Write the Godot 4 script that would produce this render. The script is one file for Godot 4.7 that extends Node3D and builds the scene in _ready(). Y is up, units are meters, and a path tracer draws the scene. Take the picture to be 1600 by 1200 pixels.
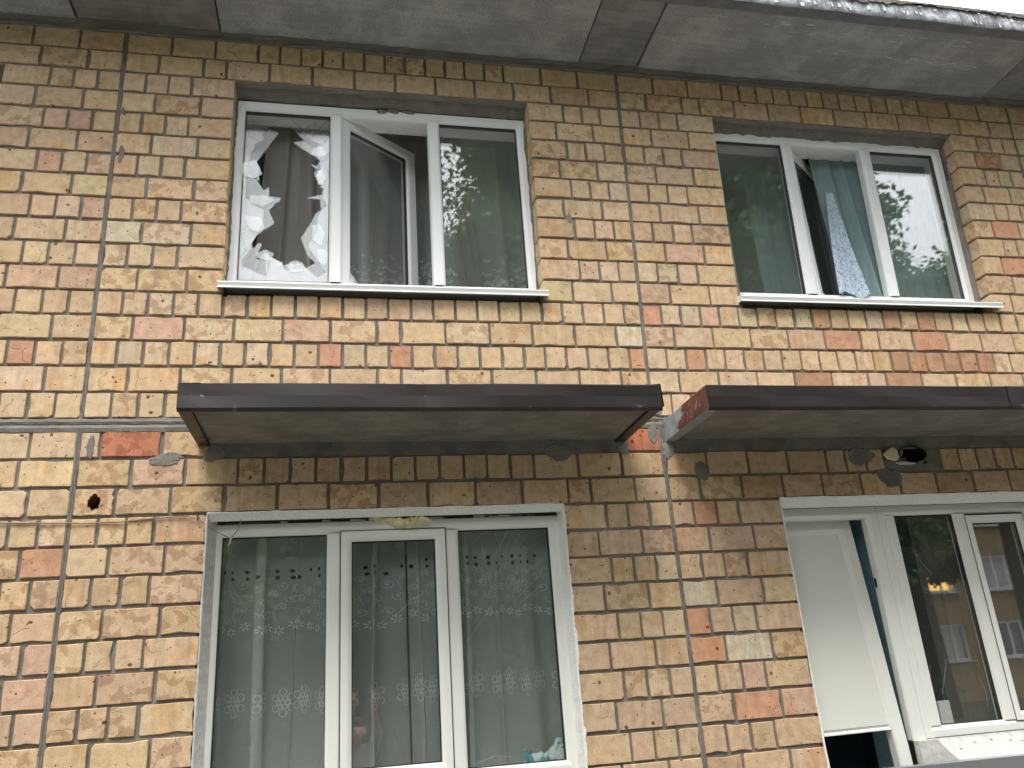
extends Node3D
# A brick apartment front after a blast, seen from the yard. Wall coordinates: x along the facade, y above the
# head of the upper windows, z out of the wall; Y0 lifts them so that the ground of the yard lies at y = 0.
const Y0 := 5.85
const YARD := 0.0
var M := {}
var taken := {}
var rng := RandomNumberGenerator.new()
var house: Node3D
var lace_aspect := 2.3
var lace_thread := Color(0.90, 0.93, 0.92)


func V(x: float, y: float) -> Vector2:
	return Vector2(x, y)


# ------------------------------------------------------------------ scene-building helpers
class Mesher:
	var st := SurfaceTool.new()
	var off := Vector3.ZERO
	var uvo := Vector2.ZERO
	var uvs := 0.5
	var flip := 1.0
	var turned := false
	var n := 0
	var tint := Color.WHITE
	var tinted := false

	func _init(smooth := false) -> void:
		st.begin(Mesh.PRIMITIVE_TRIANGLES)
		st.set_smooth_group(0 if smooth else 0xFFFFFFFF)

	func v(p: Vector3) -> void:
		var u := Vector2(p.x + p.z, p.y + 0.37 * p.z)
		if turned:
			u = Vector2(u.y, u.x)
		if tinted:
			st.set_color(tint)
		st.set_uv(Vector2(u.x * flip, -u.y) * uvs + uvo)
		st.add_vertex(p - off)

	func tri(a: Vector3, b: Vector3, c: Vector3) -> void:
		v(a)
		v(b)
		v(c)
		n += 1

	func quad(a: Vector3, b: Vector3, c: Vector3, d: Vector3) -> void:
		tri(a, b, c)
		tri(a, c, d)

	func box(lo: Vector3, hi: Vector3) -> void:
		var p := []
		for k in 8:
			p.append(Vector3(hi.x if k & 1 else lo.x, hi.y if k & 2 else lo.y, hi.z if k & 4 else lo.z))
		quad(p[4], p[6], p[7], p[5])
		quad(p[1], p[3], p[2], p[0])
		quad(p[0], p[2], p[6], p[4])
		quad(p[5], p[7], p[3], p[1])
		quad(p[2], p[3], p[7], p[6])
		quad(p[0], p[4], p[5], p[1])

	# a box whose edges towards the street are chamfered by b
	func soft_box(lo: Vector3, hi: Vector3, b: float) -> void:
		var f := [Vector3(lo.x + b, lo.y + b, hi.z), Vector3(lo.x + b, hi.y - b, hi.z), Vector3(hi.x - b, hi.y - b, hi.z), Vector3(hi.x - b, lo.y + b, hi.z)]
		var m := [Vector3(lo.x, lo.y, hi.z - b), Vector3(lo.x, hi.y, hi.z - b), Vector3(hi.x, hi.y, hi.z - b), Vector3(hi.x, lo.y, hi.z - b)]
		quad(f[0], f[1], f[2], f[3])
		for k in 4:
			var j := (k + 1) % 4
			quad(m[k], m[j], f[j], f[k])
			quad(Vector3(m[k].x, m[k].y, lo.z), Vector3(m[j].x, m[j].y, lo.z), m[j], m[k])
		quad(Vector3(hi.x, lo.y, lo.z), Vector3(hi.x, hi.y, lo.z), Vector3(lo.x, hi.y, lo.z), Vector3(lo.x, lo.y, lo.z))

	# a mitred ring of a profile (inset, z) round a rectangle
	func ring(x0: float, y0: float, x1: float, y1: float, prof: Array) -> void:
		for k in prof.size() - 1:
			var a: Vector2 = prof[k]
			var b: Vector2 = prof[k + 1]
			var pa := [Vector3(x0 + a.x, y0 + a.x, a.y), Vector3(x0 + a.x, y1 - a.x, a.y), Vector3(x1 - a.x, y1 - a.x, a.y), Vector3(x1 - a.x, y0 + a.x, a.y)]
			var pb := [Vector3(x0 + b.x, y0 + b.x, b.y), Vector3(x0 + b.x, y1 - b.x, b.y), Vector3(x1 - b.x, y1 - b.x, b.y), Vector3(x1 - b.x, y0 + b.x, b.y)]
			for j in 4:
				var i := (j + 1) % 4
				quad(pa[j], pa[i], pb[i], pb[j])

	# an upright or level bar with a profile across it: prof holds (across, z)
	func bar(a: Vector2, b: Vector2, prof: Array) -> void:
		var d := (b - a).normalized()
		var s := Vector2(d.y, -d.x)
		for k in prof.size() - 1:
			var p: Vector2 = prof[k]
			var q: Vector2 = prof[k + 1]
			quad(Vector3(a.x + s.x * p.x, a.y + s.y * p.x, p.y), Vector3(b.x + s.x * p.x, b.y + s.y * p.x, p.y), Vector3(b.x + s.x * q.x, b.y + s.y * q.x, q.y), Vector3(a.x + s.x * q.x, a.y + s.y * q.x, q.y))

	# a tube along points
	func tube(pts: Array, r0: float, r1: float, sides := 6) -> void:
		var rings := []
		for k in pts.size():
			var p: Vector3 = pts[k]
			var t: Vector3 = ((pts[mini(k + 1, pts.size() - 1)] as Vector3) - (pts[maxi(k - 1, 0)] as Vector3)).normalized()
			var u := t.cross(Vector3(0.31, 0.9, 0.2).normalized()).normalized()
			var w := t.cross(u)
			var r := lerpf(r0, r1, float(k) / maxf(1.0, pts.size() - 1.0))
			var c := []
			for j in sides:
				var an := TAU * j / sides
				c.append(p + (u * cos(an) + w * sin(an)) * r)
			rings.append(c)
		for k in rings.size() - 1:
			for j in sides:
				var i := (j + 1) % sides
				quad(rings[k][j], rings[k][i], rings[k + 1][i], rings[k + 1][j])
		for e in [0, rings.size() - 1]:
			for j in sides:
				tri(rings[e][(j + 1) % sides] if e == 0 else rings[e][j], rings[e][j] if e == 0 else rings[e][(j + 1) % sides], pts[e])

	# a flat polygon at depth z, optionally with thickness
	func slab(poly: PackedVector2Array, z: float, thick := 0.0) -> void:
		var ids := Geometry2D.triangulate_polygon(poly)
		for k in range(0, ids.size(), 3):
			var a := poly[ids[k]]
			var b := poly[ids[k + 1]]
			var c := poly[ids[k + 2]]
			if (b - a).cross(c - a) > 0.0:
				var t := b
				b = c
				c = t
			tri(Vector3(a.x, a.y, z), Vector3(b.x, b.y, z), Vector3(c.x, c.y, z))
			if thick > 0.0:
				tri(Vector3(a.x, a.y, z - thick), Vector3(c.x, c.y, z - thick), Vector3(b.x, b.y, z - thick))
		if thick > 0.0:
			for k in poly.size():
				var a := poly[k]
				var b := poly[(k + 1) % poly.size()]
				quad(Vector3(a.x, a.y, z), Vector3(a.x, a.y, z - thick), Vector3(b.x, b.y, z - thick), Vector3(b.x, b.y, z))

	func mesh() -> ArrayMesh:
		st.generate_normals()
		return st.commit()


func numbered(called: String) -> String:
	if not taken.has(called):
		taken[called] = 0
		return called
	taken[called] += 1
	return "%s_%03d" % [called, taken[called]]


func put(called: String, mesh: Mesh, mat_: Material, parent: Node, at := Vector3.ZERO) -> MeshInstance3D:
	var o := MeshInstance3D.new()
	o.name = numbered(called) if parent == self else called
	o.mesh = mesh
	o.material_override = mat_
	o.position = at
	if parent != self:
		var k := 0
		while parent.has_node(NodePath(o.name)):
			k += 1
			o.name = "%s_%03d" % [called, k]
	parent.add_child(o, true)
	return o


# builds a mesh made in wall coordinates as a part of the house: leaned as the facade leans, its node at its own middle
func part(called: String, m: Mesher, mat_: Material, parent: Node) -> MeshInstance3D:
	if m.n == 0:
		return null
	m.st.generate_normals()
	var arr := m.st.commit_to_arrays()
	var vs: PackedVector3Array = arr[Mesh.ARRAY_VERTEX]
	var lo := Vector3(1e9, 1e9, 1e9)
	var hi := -lo
	for k in vs.size():
		var p := lean(vs[k])
		vs[k] = p
		lo = lo.min(p)
		hi = hi.max(p)
	var mid := (lo + hi) * 0.5
	for k in vs.size():
		vs[k] -= mid
	arr[Mesh.ARRAY_VERTEX] = vs
	var built := ArrayMesh.new()
	built.add_surface_from_arrays(Mesh.PRIMITIVE_TRIANGLES, arr)
	return put(called, built, mat_, parent, mid + Vector3(0, Y0, 0) - at_of(parent))


func at_of(n: Node) -> Vector3:
	var p := Vector3.ZERO
	while n is Node3D and n != self:
		p += (n as Node3D).position
		n = n.get_parent()
	return p


# the upper right panel of the facade stands a little out of plumb
func lean(p: Vector3) -> Vector3:
	if p.y > -2.405 and p.x > -0.1:
		p.x += (0.0233 + 0.010 * maxf(0.0, p.x)) * (minf(p.y, 0.1) + 0.80) * smoothstep(-0.1, 0.0, p.x)
	return p


func thing(called: String, label: String, category: String, at := Vector3.ZERO, group := "") -> Node3D:
	var o := Node3D.new()
	o.name = numbered(called)
	o.position = at
	add_child(o, true)
	tag(o, label, category, group)
	return o


func tag(o: Node, label: String, category := "", group := "") -> Node:
	o.set_meta("label", label)
	if category:
		o.set_meta("category", category)
	if group:
		o.set_meta("group", group)
	return o


func section(called: String, parent: Node, at := Vector3.ZERO, label := "") -> Node3D:
	var o := Node3D.new()
	o.name = called
	o.position = at
	var k := 0
	while parent.has_node(NodePath(o.name)):
		k += 1
		o.name = "%s_%03d" % [called, k]
	parent.add_child(o, true)
	if label:
		o.set_meta("label", label)
	return o


func R(a: float, b: float) -> float:
	return rng.randf_range(a, b)


func lin(r: float, g: float, b: float) -> Color:
	return Color(r, g, b).linear_to_srgb()


# ------------------------------------------------------------------ materials
func mat(called: String, c: Color, rough := 0.8, metal := 0.0) -> StandardMaterial3D:
	var m := StandardMaterial3D.new()
	m.resource_name = called
	m.albedo_color = c
	m.roughness = rough
	m.metallic = metal
	m.cull_mode = BaseMaterial3D.CULL_DISABLED
	M[called] = m
	return m


func nz(sd: int, freq: float, w := 512, h := 512, oct := 3, kind := FastNoiseLite.TYPE_SIMPLEX_SMOOTH, warp := 0.0) -> PackedByteArray:
	var n := FastNoiseLite.new()
	n.seed = sd
	n.noise_type = kind
	n.frequency = freq
	n.fractal_octaves = oct
	if warp > 0.0:
		n.domain_warp_enabled = true
		n.domain_warp_amplitude = warp
		n.domain_warp_frequency = freq * 1.6
	var im := n.get_seamless_image(w, h, false, false, 0.12, true)
	return im.get_data()


func stretched(sd: int, freq: float, w: int, h: int, size: int) -> PackedByteArray:
	var n := FastNoiseLite.new()
	n.seed = sd
	n.frequency = freq
	n.fractal_octaves = 3
	var im := n.get_seamless_image(w, h, false, false, 0.12, true)
	im.resize(size, size, Image.INTERPOLATE_CUBIC)
	return im.get_data()


func tex(size: int, bytes: PackedByteArray, rgba := false) -> ImageTexture:
	return ImageTexture.create_from_image(Image.create_from_data(size, size, false, Image.FORMAT_RGBA8 if rgba else Image.FORMAT_RGB8, bytes))


func grey(size: int, bytes: PackedByteArray) -> ImageTexture:
	return ImageTexture.create_from_image(Image.create_from_data(size, size, false, Image.FORMAT_L8, bytes))


# kind 0: plain pitted clay; 1: brown blotches with pale rims; 2: pink and orange kiln flashes; 3: drag marks of the extruder
func brick_material(called: String, kind: int) -> void:
	var s := 1024
	var fine := nz(11 + kind, 0.22, s, s, 2)
	var mid := nz(21 + kind, 0.028, s, s, 4)
	var blot := nz(31 + kind, 0.021 if kind == 1 else 0.011, s, s, 4, FastNoiseLite.TYPE_SIMPLEX_SMOOTH, 14.0)
	var drag := stretched(41 + kind, 0.09, 512, 48, s)
	var out := PackedByteArray()
	out.resize(s * s * 3)
	var hgt := PackedByteArray()
	hgt.resize(s * s)
	for i in s * s:
		var f := (fine[i] - 128) * 0.00055
		var m := (mid[i] - 128) * 0.0005
		var b := blot[i] / 255.0
		var d := (drag[i] - 128) / 128.0
		var l := 0.87 + f + m
		var r := 1.0
		var g := 1.0
		var bl := 1.0
		if kind == 1:
			var t := clampf((b - 0.52) * 11.0, 0.0, 1.0)
			var rim := clampf(1.0 - absf(b - 0.50) * 28.0, 0.0, 1.0)
			l += rim * 0.05
			r = 1.0 - 0.10 * t
			g = 1.0 - 0.135 * t
			bl = 1.0 - 0.16 * t
		elif kind == 2:
			var t := clampf((b - 0.46) * 3.0, 0.0, 1.0)
			r = 1.0 - 0.03 * t
			g = 1.0 - 0.10 * t
			bl = 1.0 - 0.12 * t
		elif kind == 3:
			l += d * 0.06
			var t := clampf((b - 0.55) * 7.0, 0.0, 1.0)
			g = 1.0 - 0.05 * t
			bl = 1.0 - 0.10 * t
		else:
			var t := clampf((b - 0.60) * 9.0, 0.0, 1.0)
			l -= t * 0.05
		out[i * 3] = clampi(int(l * r * 255.0), 0, 255)
		out[i * 3 + 1] = clampi(int(l * g * 255.0), 0, 255)
		out[i * 3 + 2] = clampi(int(l * bl * 255.0), 0, 255)
		hgt[i] = clampi(190 + (fine[i] - 128) / 6 + (mid[i] - 128) / 4 + (int(d * 26.0) if kind == 3 else 0), 0, 255)
	# open pits and short cracks in the clay
	for k in 620:
		var cx := rng.randi() % s
		var cy := rng.randi() % s
		var rad := R(0.9, 2.1) if k % 14 else R(2.4, 5.0)
		var el := R(0.6, 1.5)
		for y in range(-6, 7):
			for x in range(-6, 7):
				var q := sqrt(x * x * el + y * y / el) - rad + R(-0.5, 0.5)
				if q < 0.0:
					var i := ((cy + y + s) % s) * s + (cx + x + s) % s
					for c in 3:
						out[i * 3 + c] = int(out[i * 3 + c] * (0.58 - 0.06 * c))
					hgt[i] = 40
	for k in 110:
		var p := Vector2(rng.randi() % s, rng.randi() % s)
		var d := Vector2.from_angle(R(0, TAU))
		if kind == 3:
			d = Vector2(R(-0.2, 0.2), 1.0).normalized()
		for step in int(R(14, 60)):
			p += d
			d = d.rotated(R(-0.35, 0.35))
			var i := posmod(int(p.y), s) * s + posmod(int(p.x), s)
			for c in 3:
				out[i * 3 + c] = int(out[i * 3 + c] * 0.66)
			hgt[i] = 90
	var m := mat(called, Color.WHITE, 0.92)
	m.albedo_texture = tex(s, out)
	m.vertex_color_use_as_albedo = true
	m.heightmap_enabled = true
	m.heightmap_texture = grey(s, hgt)
	m.heightmap_scale = 0.35
	m.metallic_specular = 0.3


# a stained mineral surface seen at world scale
func mineral(called: String, a: Color, b: Color, sd: int, per_metre: float, relief: float, streak := 0.0, rough := 0.95, size := 512) -> StandardMaterial3D:
	var fine := nz(sd, 0.25, size, size, 2)
	var mid := nz(sd + 1, 0.03, size, size, 4)
	var low := nz(sd + 2, 0.009, size, size, 4, FastNoiseLite.TYPE_SIMPLEX_SMOOTH, 20.0)
	var dr := stretched(sd + 3, 0.07, 40, size, size) if streak >= 0.0 else stretched(sd + 3, 0.09, size, 24, size)
	streak = absf(streak)
	var out := PackedByteArray()
	out.resize(size * size * 3)
	var hgt := PackedByteArray()
	hgt.resize(size * size)
	for i in size * size:
		var t := clampf(0.5 + (low[i] - 128) / 150.0 + (mid[i] - 128) / 420.0 + streak * (dr[i] - 128) / 160.0, 0.0, 1.0)
		var l := 1.0 + (fine[i] - 128) * 0.0011
		var c := a.lerp(b, t)
		out[i * 3] = clampi(int(c.r * l * 255.0), 0, 255)
		out[i * 3 + 1] = clampi(int(c.g * l * 255.0), 0, 255)
		out[i * 3 + 2] = clampi(int(c.b * l * 255.0), 0, 255)
		hgt[i] = clampi(128 + (fine[i] - 128) / 3 + (mid[i] - 128) / 2 + int(streak * (dr[i] - 128) * 0.5), 0, 255)
	var m := mat(called, Color.WHITE, rough)
	m.albedo_texture = tex(size, out)
	m.uv1_triplanar = true
	m.uv1_world_triplanar = true
	m.uv1_scale = Vector3.ONE * per_metre
	if relief > 0.0:
		m.heightmap_enabled = true
		m.heightmap_texture = grey(size, hgt)
		m.heightmap_scale = relief
	return m


# rubbed and peeled places in a paint, with edges of their own
func rubbed(called: String, c: Color, level: float) -> void:
	var s := 512
	var a := nz(501, 0.030, s, s, 4, FastNoiseLite.TYPE_SIMPLEX_SMOOTH, 24.0)
	var b := nz(502, 0.06, s, s, 4)
	var mask := PackedByteArray()
	mask.resize(s * s)
	for i in s * s:
		mask[i] = int(clampf((a[i] / 255.0 - level) * 9.0 + (b[i] / 255.0 - 0.62) * 5.0, 0.0, 0.8) * 255.0)
	var im := Image.create(8, 8, false, Image.FORMAT_RGB8)
	im.fill(c)
	var m: StandardMaterial3D = M[called]
	m.detail_enabled = true
	m.detail_blend_mode = BaseMaterial3D.BLEND_MODE_MIX
	m.detail_uv_layer = BaseMaterial3D.DETAIL_UV_1
	m.detail_albedo = ImageTexture.create_from_image(im)
	m.detail_mask = grey(s, mask)


func materials() -> void:
	brick_material("clay_plain", 0)
	brick_material("clay_blotched", 1)
	brick_material("clay_flashed", 2)
	brick_material("clay_dragged", 3)
	mineral("mortar", Color(0.45, 0.432, 0.408), Color(0.525, 0.505, 0.475), 101, 0.9, 0.5)
	mineral("mortar_dark", Color(0.42, 0.40, 0.385), Color(0.50, 0.48, 0.455), 111, 1.1, 0.6)
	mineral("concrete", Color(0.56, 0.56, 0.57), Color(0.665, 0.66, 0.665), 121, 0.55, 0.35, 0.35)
	mineral("concrete_infill", Color(0.47, 0.47, 0.48), Color(0.555, 0.55, 0.555), 131, 0.7, 0.6, 0.5)
	mineral("canopy_concrete", Color(0.455, 0.435, 0.41), Color(0.55, 0.525, 0.495), 141, 0.6, 0.4, 0.3)
	mineral("plaster", Color(0.90, 0.895, 0.885), Color(0.945, 0.94, 0.93), 151, 0.9, 0.3, 0.2)
	mineral("plaster_worn", Color(0.77, 0.76, 0.74), Color(0.86, 0.855, 0.845), 161, 3.0, 0.4)
	mineral("flaked_paint", Color(0.50, 0.505, 0.54), Color(0.80, 0.815, 0.85), 171, 1.6, 0.4, -0.7)
	mineral("foam", Color(0.93, 0.87, 0.66), Color(0.98, 0.94, 0.80), 181, 5.0, 1.0)
	mineral("yard_soil", Color(0.31, 0.33, 0.25), Color(0.38, 0.37, 0.31), 191, 0.3, 1.0)
	mineral("asphalt", Color(0.33, 0.33, 0.325), Color(0.40, 0.395, 0.385), 201, 0.5, 0.6)
	mineral("far_brick", Color(0.66, 0.57, 0.42), Color(0.74, 0.65, 0.50), 211, 0.7, 0.5, 0.3)
	mineral("bark", Color(0.30, 0.26, 0.21), Color(0.42, 0.37, 0.31), 221, 1.4, 2.0, 0.4)
	mineral("canopy_paint", Color(0.115, 0.088, 0.088), Color(0.155, 0.118, 0.118), 231, 0.43, 0.05, 0.3, 0.42)
	mineral("canopy_paint_red", Color(0.36, 0.18, 0.155), Color(0.45, 0.24, 0.205), 241, 2.4, 0.1, 0.3, 0.5)
	rubbed("canopy_paint", Color(0.34, 0.31, 0.32), 0.80)
	mineral("infill_brown", Color(0.475, 0.465, 0.46), Color(0.555, 0.53, 0.515), 137, 0.9, 0.9, 0.5)
	mineral("galvanised", Color(0.52, 0.545, 0.56), Color(0.62, 0.64, 0.65), 251, 2.0, 0.05, 0.3, 0.5)
	mineral("room_wall", Color(0.50, 0.485, 0.46), Color(0.54, 0.53, 0.50), 261, 0.5, 0.0)
	mineral("blue_paint", Color(0.60, 0.77, 0.84), Color(0.64, 0.80, 0.86), 275, 0.5, 0.0)
	mineral("drip_metal", Color(0.40, 0.405, 0.425), Color(0.47, 0.47, 0.49), 277, 1.2, 0.1, 0.3, 0.5)
	mineral("room_blue", Color(0.46, 0.64, 0.72), Color(0.50, 0.68, 0.75), 271, 0.5, 0.0)
	var up := mat("upvc", Color(0.915, 0.92, 0.925), 0.32)
	up.metallic_specular = 0.5
	mat("upvc_aged", Color(0.93, 0.927, 0.91), 0.40)
	mat("bead_seal", Color(0.12, 0.12, 0.125), 0.7)
	mat("sill_metal", Color(0.90, 0.90, 0.90), 0.38)
	mat("steel", Color(0.62, 0.63, 0.65), 0.35, 0.7)
	mat("dark_hole", Color(0.10, 0.095, 0.09), 0.95)
	mat("pipe_iron", Color(0.13, 0.11, 0.11), 0.55)
	mat("wire_grey", Color(0.55, 0.53, 0.50), 0.6)
	mat("wire_brown", Color(0.58, 0.47, 0.38), 0.75)
	mat("nail", Color(0.2, 0.17, 0.15), 0.6)
	mat("door_panel", Color(0.90, 0.895, 0.87), 0.42)
	mat("room_floor", Color(0.42, 0.33, 0.25), 0.5)
	mat("room_ceiling", Color(0.78, 0.77, 0.75), 0.9)
	mat("wood_beige", Color(0.66, 0.57, 0.47), 0.6)
	mat("wood_pink", Color(0.66, 0.50, 0.50), 0.7)
	mat("plastic_blue", Color(0.42, 0.48, 0.58), 0.5)
	mat("crack_light", Color(0.80, 0.83, 0.84), 0.4)
	mat("crack_dark", Color(0.10, 0.11, 0.11), 0.4)
	for g in [["glass", Color(0.80, 0.86, 0.84, 0.03), 0.0], ["glass_dusty", Color(0.72, 0.76, 0.73, 0.012), 0.0], ["shard", Color(0.93, 0.95, 0.97, 0.13), 0.0], ["shard_sky_white", Color(0.95, 0.96, 0.97, 0.30), 0.0]]:  # shard tints: white haze put in for the sky they mirror
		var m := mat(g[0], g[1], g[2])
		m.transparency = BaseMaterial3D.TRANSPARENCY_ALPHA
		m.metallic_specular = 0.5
	cloth("teal_cloth", Color(0.53, 0.61, 0.625), 0.35)
	cloth("navy_print", Color(0.73, 0.785, 0.83), 0.2, 3)
	cloth("brown_cloth", Color(0.42, 0.385, 0.36), 0.3)
	cloth("bag_print", Color(0.78, 0.84, 0.83), 0.1, 4)
	net("net_grey", Color(0.62, 0.60, 0.59), 0.80, 0)
	net("net_leaves", Color(0.74, 0.76, 0.74), 0.45, 1)
	net("net_scrolls", Color(0.78, 0.81, 0.795), 0.60, 2)
	net("net_brown", Color(0.50, 0.47, 0.45), 0.62, 0)
	for t in [["leaf_lime", Color(0.33, 0.42, 0.22)], ["leaf_dark", Color(0.25, 0.34, 0.20)], ["leaf_mid", Color(0.31, 0.40, 0.23)]]:
		var m := mat(t[0], t[1], 0.6)
		m.backlight_enabled = true
		m.backlight = Color(0.30, 0.36, 0.16)
	mat("skin", Color(0.80, 0.60, 0.52), 0.6)
	mat("hair", Color(0.20, 0.15, 0.12), 0.7)
	mat("shirt", Color(0.66, 0.64, 0.62), 0.9)
	mat("trousers", Color(0.20, 0.22, 0.27), 0.9)
	mat("phone", Color(0.07, 0.07, 0.08), 0.3)
	var lit := mat("lit_window", Color(0.9, 0.75, 0.35), 0.8)
	lit.emission_enabled = true
	lit.emission = Color(1.0, 0.86, 0.46)
	lit.emission_energy_multiplier = 0.7


func cloth(called: String, c: Color, thin: float, print_kind := 0) -> void:
	var s := 512
	var weave := nz(301, 0.4, s, s, 1)
	var low := nz(302, 0.02, s, s, 3)
	var blob := nz(303 + print_kind, 0.045, s, s, 2, FastNoiseLite.TYPE_SIMPLEX_SMOOTH, 18.0)
	var vein := nz(305 + print_kind, 0.06, s, s, 3, FastNoiseLite.TYPE_SIMPLEX_SMOOTH, 10.0)
	var out := PackedByteArray()
	out.resize(s * s * 3)
	for i in s * s:
		var l := 1.0 + (weave[i] - 128) * 0.0006 + (low[i] - 128) * 0.0004
		var k := c
		if print_kind == 3:
			var t := clampf(1.6 - absf(vein[i] - 128.0) * 0.07, 0.0, 1.0) * clampf((blob[i] - 104) * 0.03, 0.0, 1.0)
			k = c.lerp(Color(0.27, 0.33, 0.58), t * 0.85)
		elif print_kind == 4:
			k = c.lerp(Color(0.25, 0.55, 0.60), clampf((blob[i] - 130) * 0.03, 0.0, 0.9))
			k = k.lerp(Color(0.24, 0.42, 0.48), clampf((vein[i] - 175) * 0.06, 0.0, 0.9))
		out[i * 3] = clampi(int(k.r * l * 255.0), 0, 255)
		out[i * 3 + 1] = clampi(int(k.g * l * 255.0), 0, 255)
		out[i * 3 + 2] = clampi(int(k.b * l * 255.0), 0, 255)
	var m := mat(called, Color.WHITE, 0.95)
	m.albedo_texture = tex(s, out)
	m.backlight_enabled = true
	m.backlight = Color(thin, thin, thin)


# net curtains: open weave (alpha) with embroidered bands; u repeats along the cloth, v runs once from top (0) to hem (1)
func net(called: String, c: Color, cover: float, kind: int) -> void:
	var s := 1024
	var weave := nz(401, 0.35, s, s, 1)
	var out := PackedByteArray()
	out.resize(s * s * 4)
	for i in s * s:
		out[i * 4] = int(c.r * 255)
		out[i * 4 + 1] = int(c.g * 255)
		out[i * 4 + 2] = int(c.b * 255)
		out[i * 4 + 3] = clampi(int((cover + (weave[i] - 128) * 0.0012) * 255), 0, 255)
	if kind == 1:
		# leaf sprays that crowd the hem
		for k in 230:
			var v := s - 8 - absf(R(-1, 1) * R(0.2, 1)) * 270.0
			sprig(out, s, Vector2(R(0, s), v), R(6, 13), 5, 0.85)
	elif kind == 2:
		for row in 3:
			for k in 12:
				spiral(out, s, Vector2((k + 0.5 * row) * s / 12.0, 148 + row * 34 + 14 * sin(k * 1.7)), 11.0 + 3.0 * (k % 2), 1 if k % 2 else -1)
		for k in 16:
			sprig(out, s, Vector2((k + 0.5) * s / 16.0, 250 + (k % 3) * 7), 12.0, 6, 0.8)
		for k in 8:
			var at := Vector2((k + 0.5) * s / 8.0, 441 + (k % 2) * 6)
			for a in 6:
				loop(out, s, at + Vector2.from_angle(TAU * a / 6.0 + 0.5) * Vector2(15 * lace_aspect, 26), Vector2(5.5, 8.5))
			for a in 6:
				loop(out, s, at + Vector2.from_angle(TAU * a / 6.0) * Vector2(7 * lace_aspect, 12), Vector2(3.5, 5.5))
		for k in 14:
			for row in 2:
				if (k * 7 + row * 3) % 5 == 0:
					continue
				dot(out, s, Vector2((k + 0.35 + 0.05 * row) * s / 14.0, 106 + row * 18), 4.4 if k % 3 else 5.6, Color(0.03, 0.03, 0.03), 1.0)
	var m := mat(called, Color.WHITE, 0.95)
	m.albedo_texture = tex(s, out, true)
	m.transparency = BaseMaterial3D.TRANSPARENCY_ALPHA
	m.backlight_enabled = true
	m.backlight = Color(0.5, 0.5, 0.5)


func dot(out: PackedByteArray, s: int, at: Vector2, r: float, c: Color, a: float) -> void:
	var ny := int(ceil(r)) + 1
	var nx := int(ceil(r * lace_aspect)) + 1
	for y in range(-ny, ny + 1):
		for x in range(-nx, nx + 1):
			var py := int(at.y) + y
			if py < 0 or py >= s or Vector2(x / lace_aspect, y).length() > r:
				continue
			var i := (py * s + posmod(int(at.x) + x, s)) * 4
			out[i] = int(c.r * 255)
			out[i + 1] = int(c.g * 255)
			out[i + 2] = int(c.b * 255)
			out[i + 3] = int(a * 255)


func spiral(out: PackedByteArray, s: int, at: Vector2, r: float, way: int) -> void:
	var wide := Vector2(lace_aspect, 1.0)
	for k in 70:
		var t := k / 70.0
		dot(out, s, at + Vector2.from_angle(way * t * TAU * 1.6) * r * t * wide, 1.0, lace_thread, 0.7)
	for k in 30:
		dot(out, s, at + Vector2(way * (r + k * 0.35), 0.03 * k * k - 6) * wide, 0.9, lace_thread, 0.66)


func loop(out: PackedByteArray, s: int, at: Vector2, r: Vector2) -> void:
	for k in 40:
		dot(out, s, at + Vector2.from_angle(TAU * k / 40.0) * r * Vector2(lace_aspect, 1.0), 0.9, lace_thread, 0.76)


func sprig(out: PackedByteArray, s: int, at: Vector2, r: float, petals: int, a: float) -> void:
	var turn := R(0, TAU)
	for p in petals:
		var d := Vector2.from_angle(turn + TAU * p / petals) * Vector2(lace_aspect, 1.0)
		for k in 8:
			dot(out, s, at + d * r * (0.3 + 0.09 * k), (0.8 + sin(k * 0.42) * 1.6) * r / 14.0, lace_thread, a)


# ------------------------------------------------------------------ the brick front
const GAP := 0.015
var odd_bricks := {
	"red": [V(-3.003, -2.542), V(-0.115, -2.528)],
	"rose": [V(-2.864, -1.868), V(-3.539, -0.825), V(-3.530, -1.585), V(-3.266, -1.124), V(-3.404, -0.518), V(-3.539, -0.529), V(-2.628, -0.375), V(0.239, -0.215), V(-3.307, -3.723), V(-3.266, -3.877), V(-3.323, -3.413), V(-3.267, -3.579), V(0.565, -0.526), V(0.081, -1.138), V(0.343, -1.284)],
	"orange": [V(0.073, -1.735), V(-3.302, -3.127), V(0.088, -3.577), V(0.121, -3.731), V(0.314, -4.034), V(0.223, -2.971), V(1.396, -1.867), V(2.125, -1.854), V(-1.905, -2.029), V(-1.484, -2.036), V(-0.065, -2.041), V(-3.526, -2.022), V(2.951, -0.943), V(2.891, -1.248), V(0.307, -2.037)],
	"rust": [V(1.845, -1.704), V(1.994, -1.700), V(2.124, -1.697), V(2.271, -1.694), V(2.400, -1.691), V(1.834, -2.021), V(1.980, -2.020), V(2.113, -2.018), V(2.252, -2.017), V(2.388, -2.015), V(2.514, -2.014), V(2.658, -2.012), V(1.148, -2.148), V(1.682, -2.144), V(1.898, -2.143), V(2.960, -0.333), V(1.312, -1.716)],
	"olive": [V(-2.990, -2.015), V(-1.768, -2.039), V(0.205, -1.435), V(0.341, -1.737), V(0.749, -1.742), V(1.152, -1.719), V(1.718, -1.721), V(2.665, -1.700), V(0.361, -3.584)],
	"yellow": [V(-3.545, -1.874), V(-3.355, -0.979), V(-0.567, -1.600)],
	"pale": [V(-3.099, -1.272), V(-0.095, -1.887), V(0.112, -3.422), V(0.321, -3.787)],
}
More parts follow.
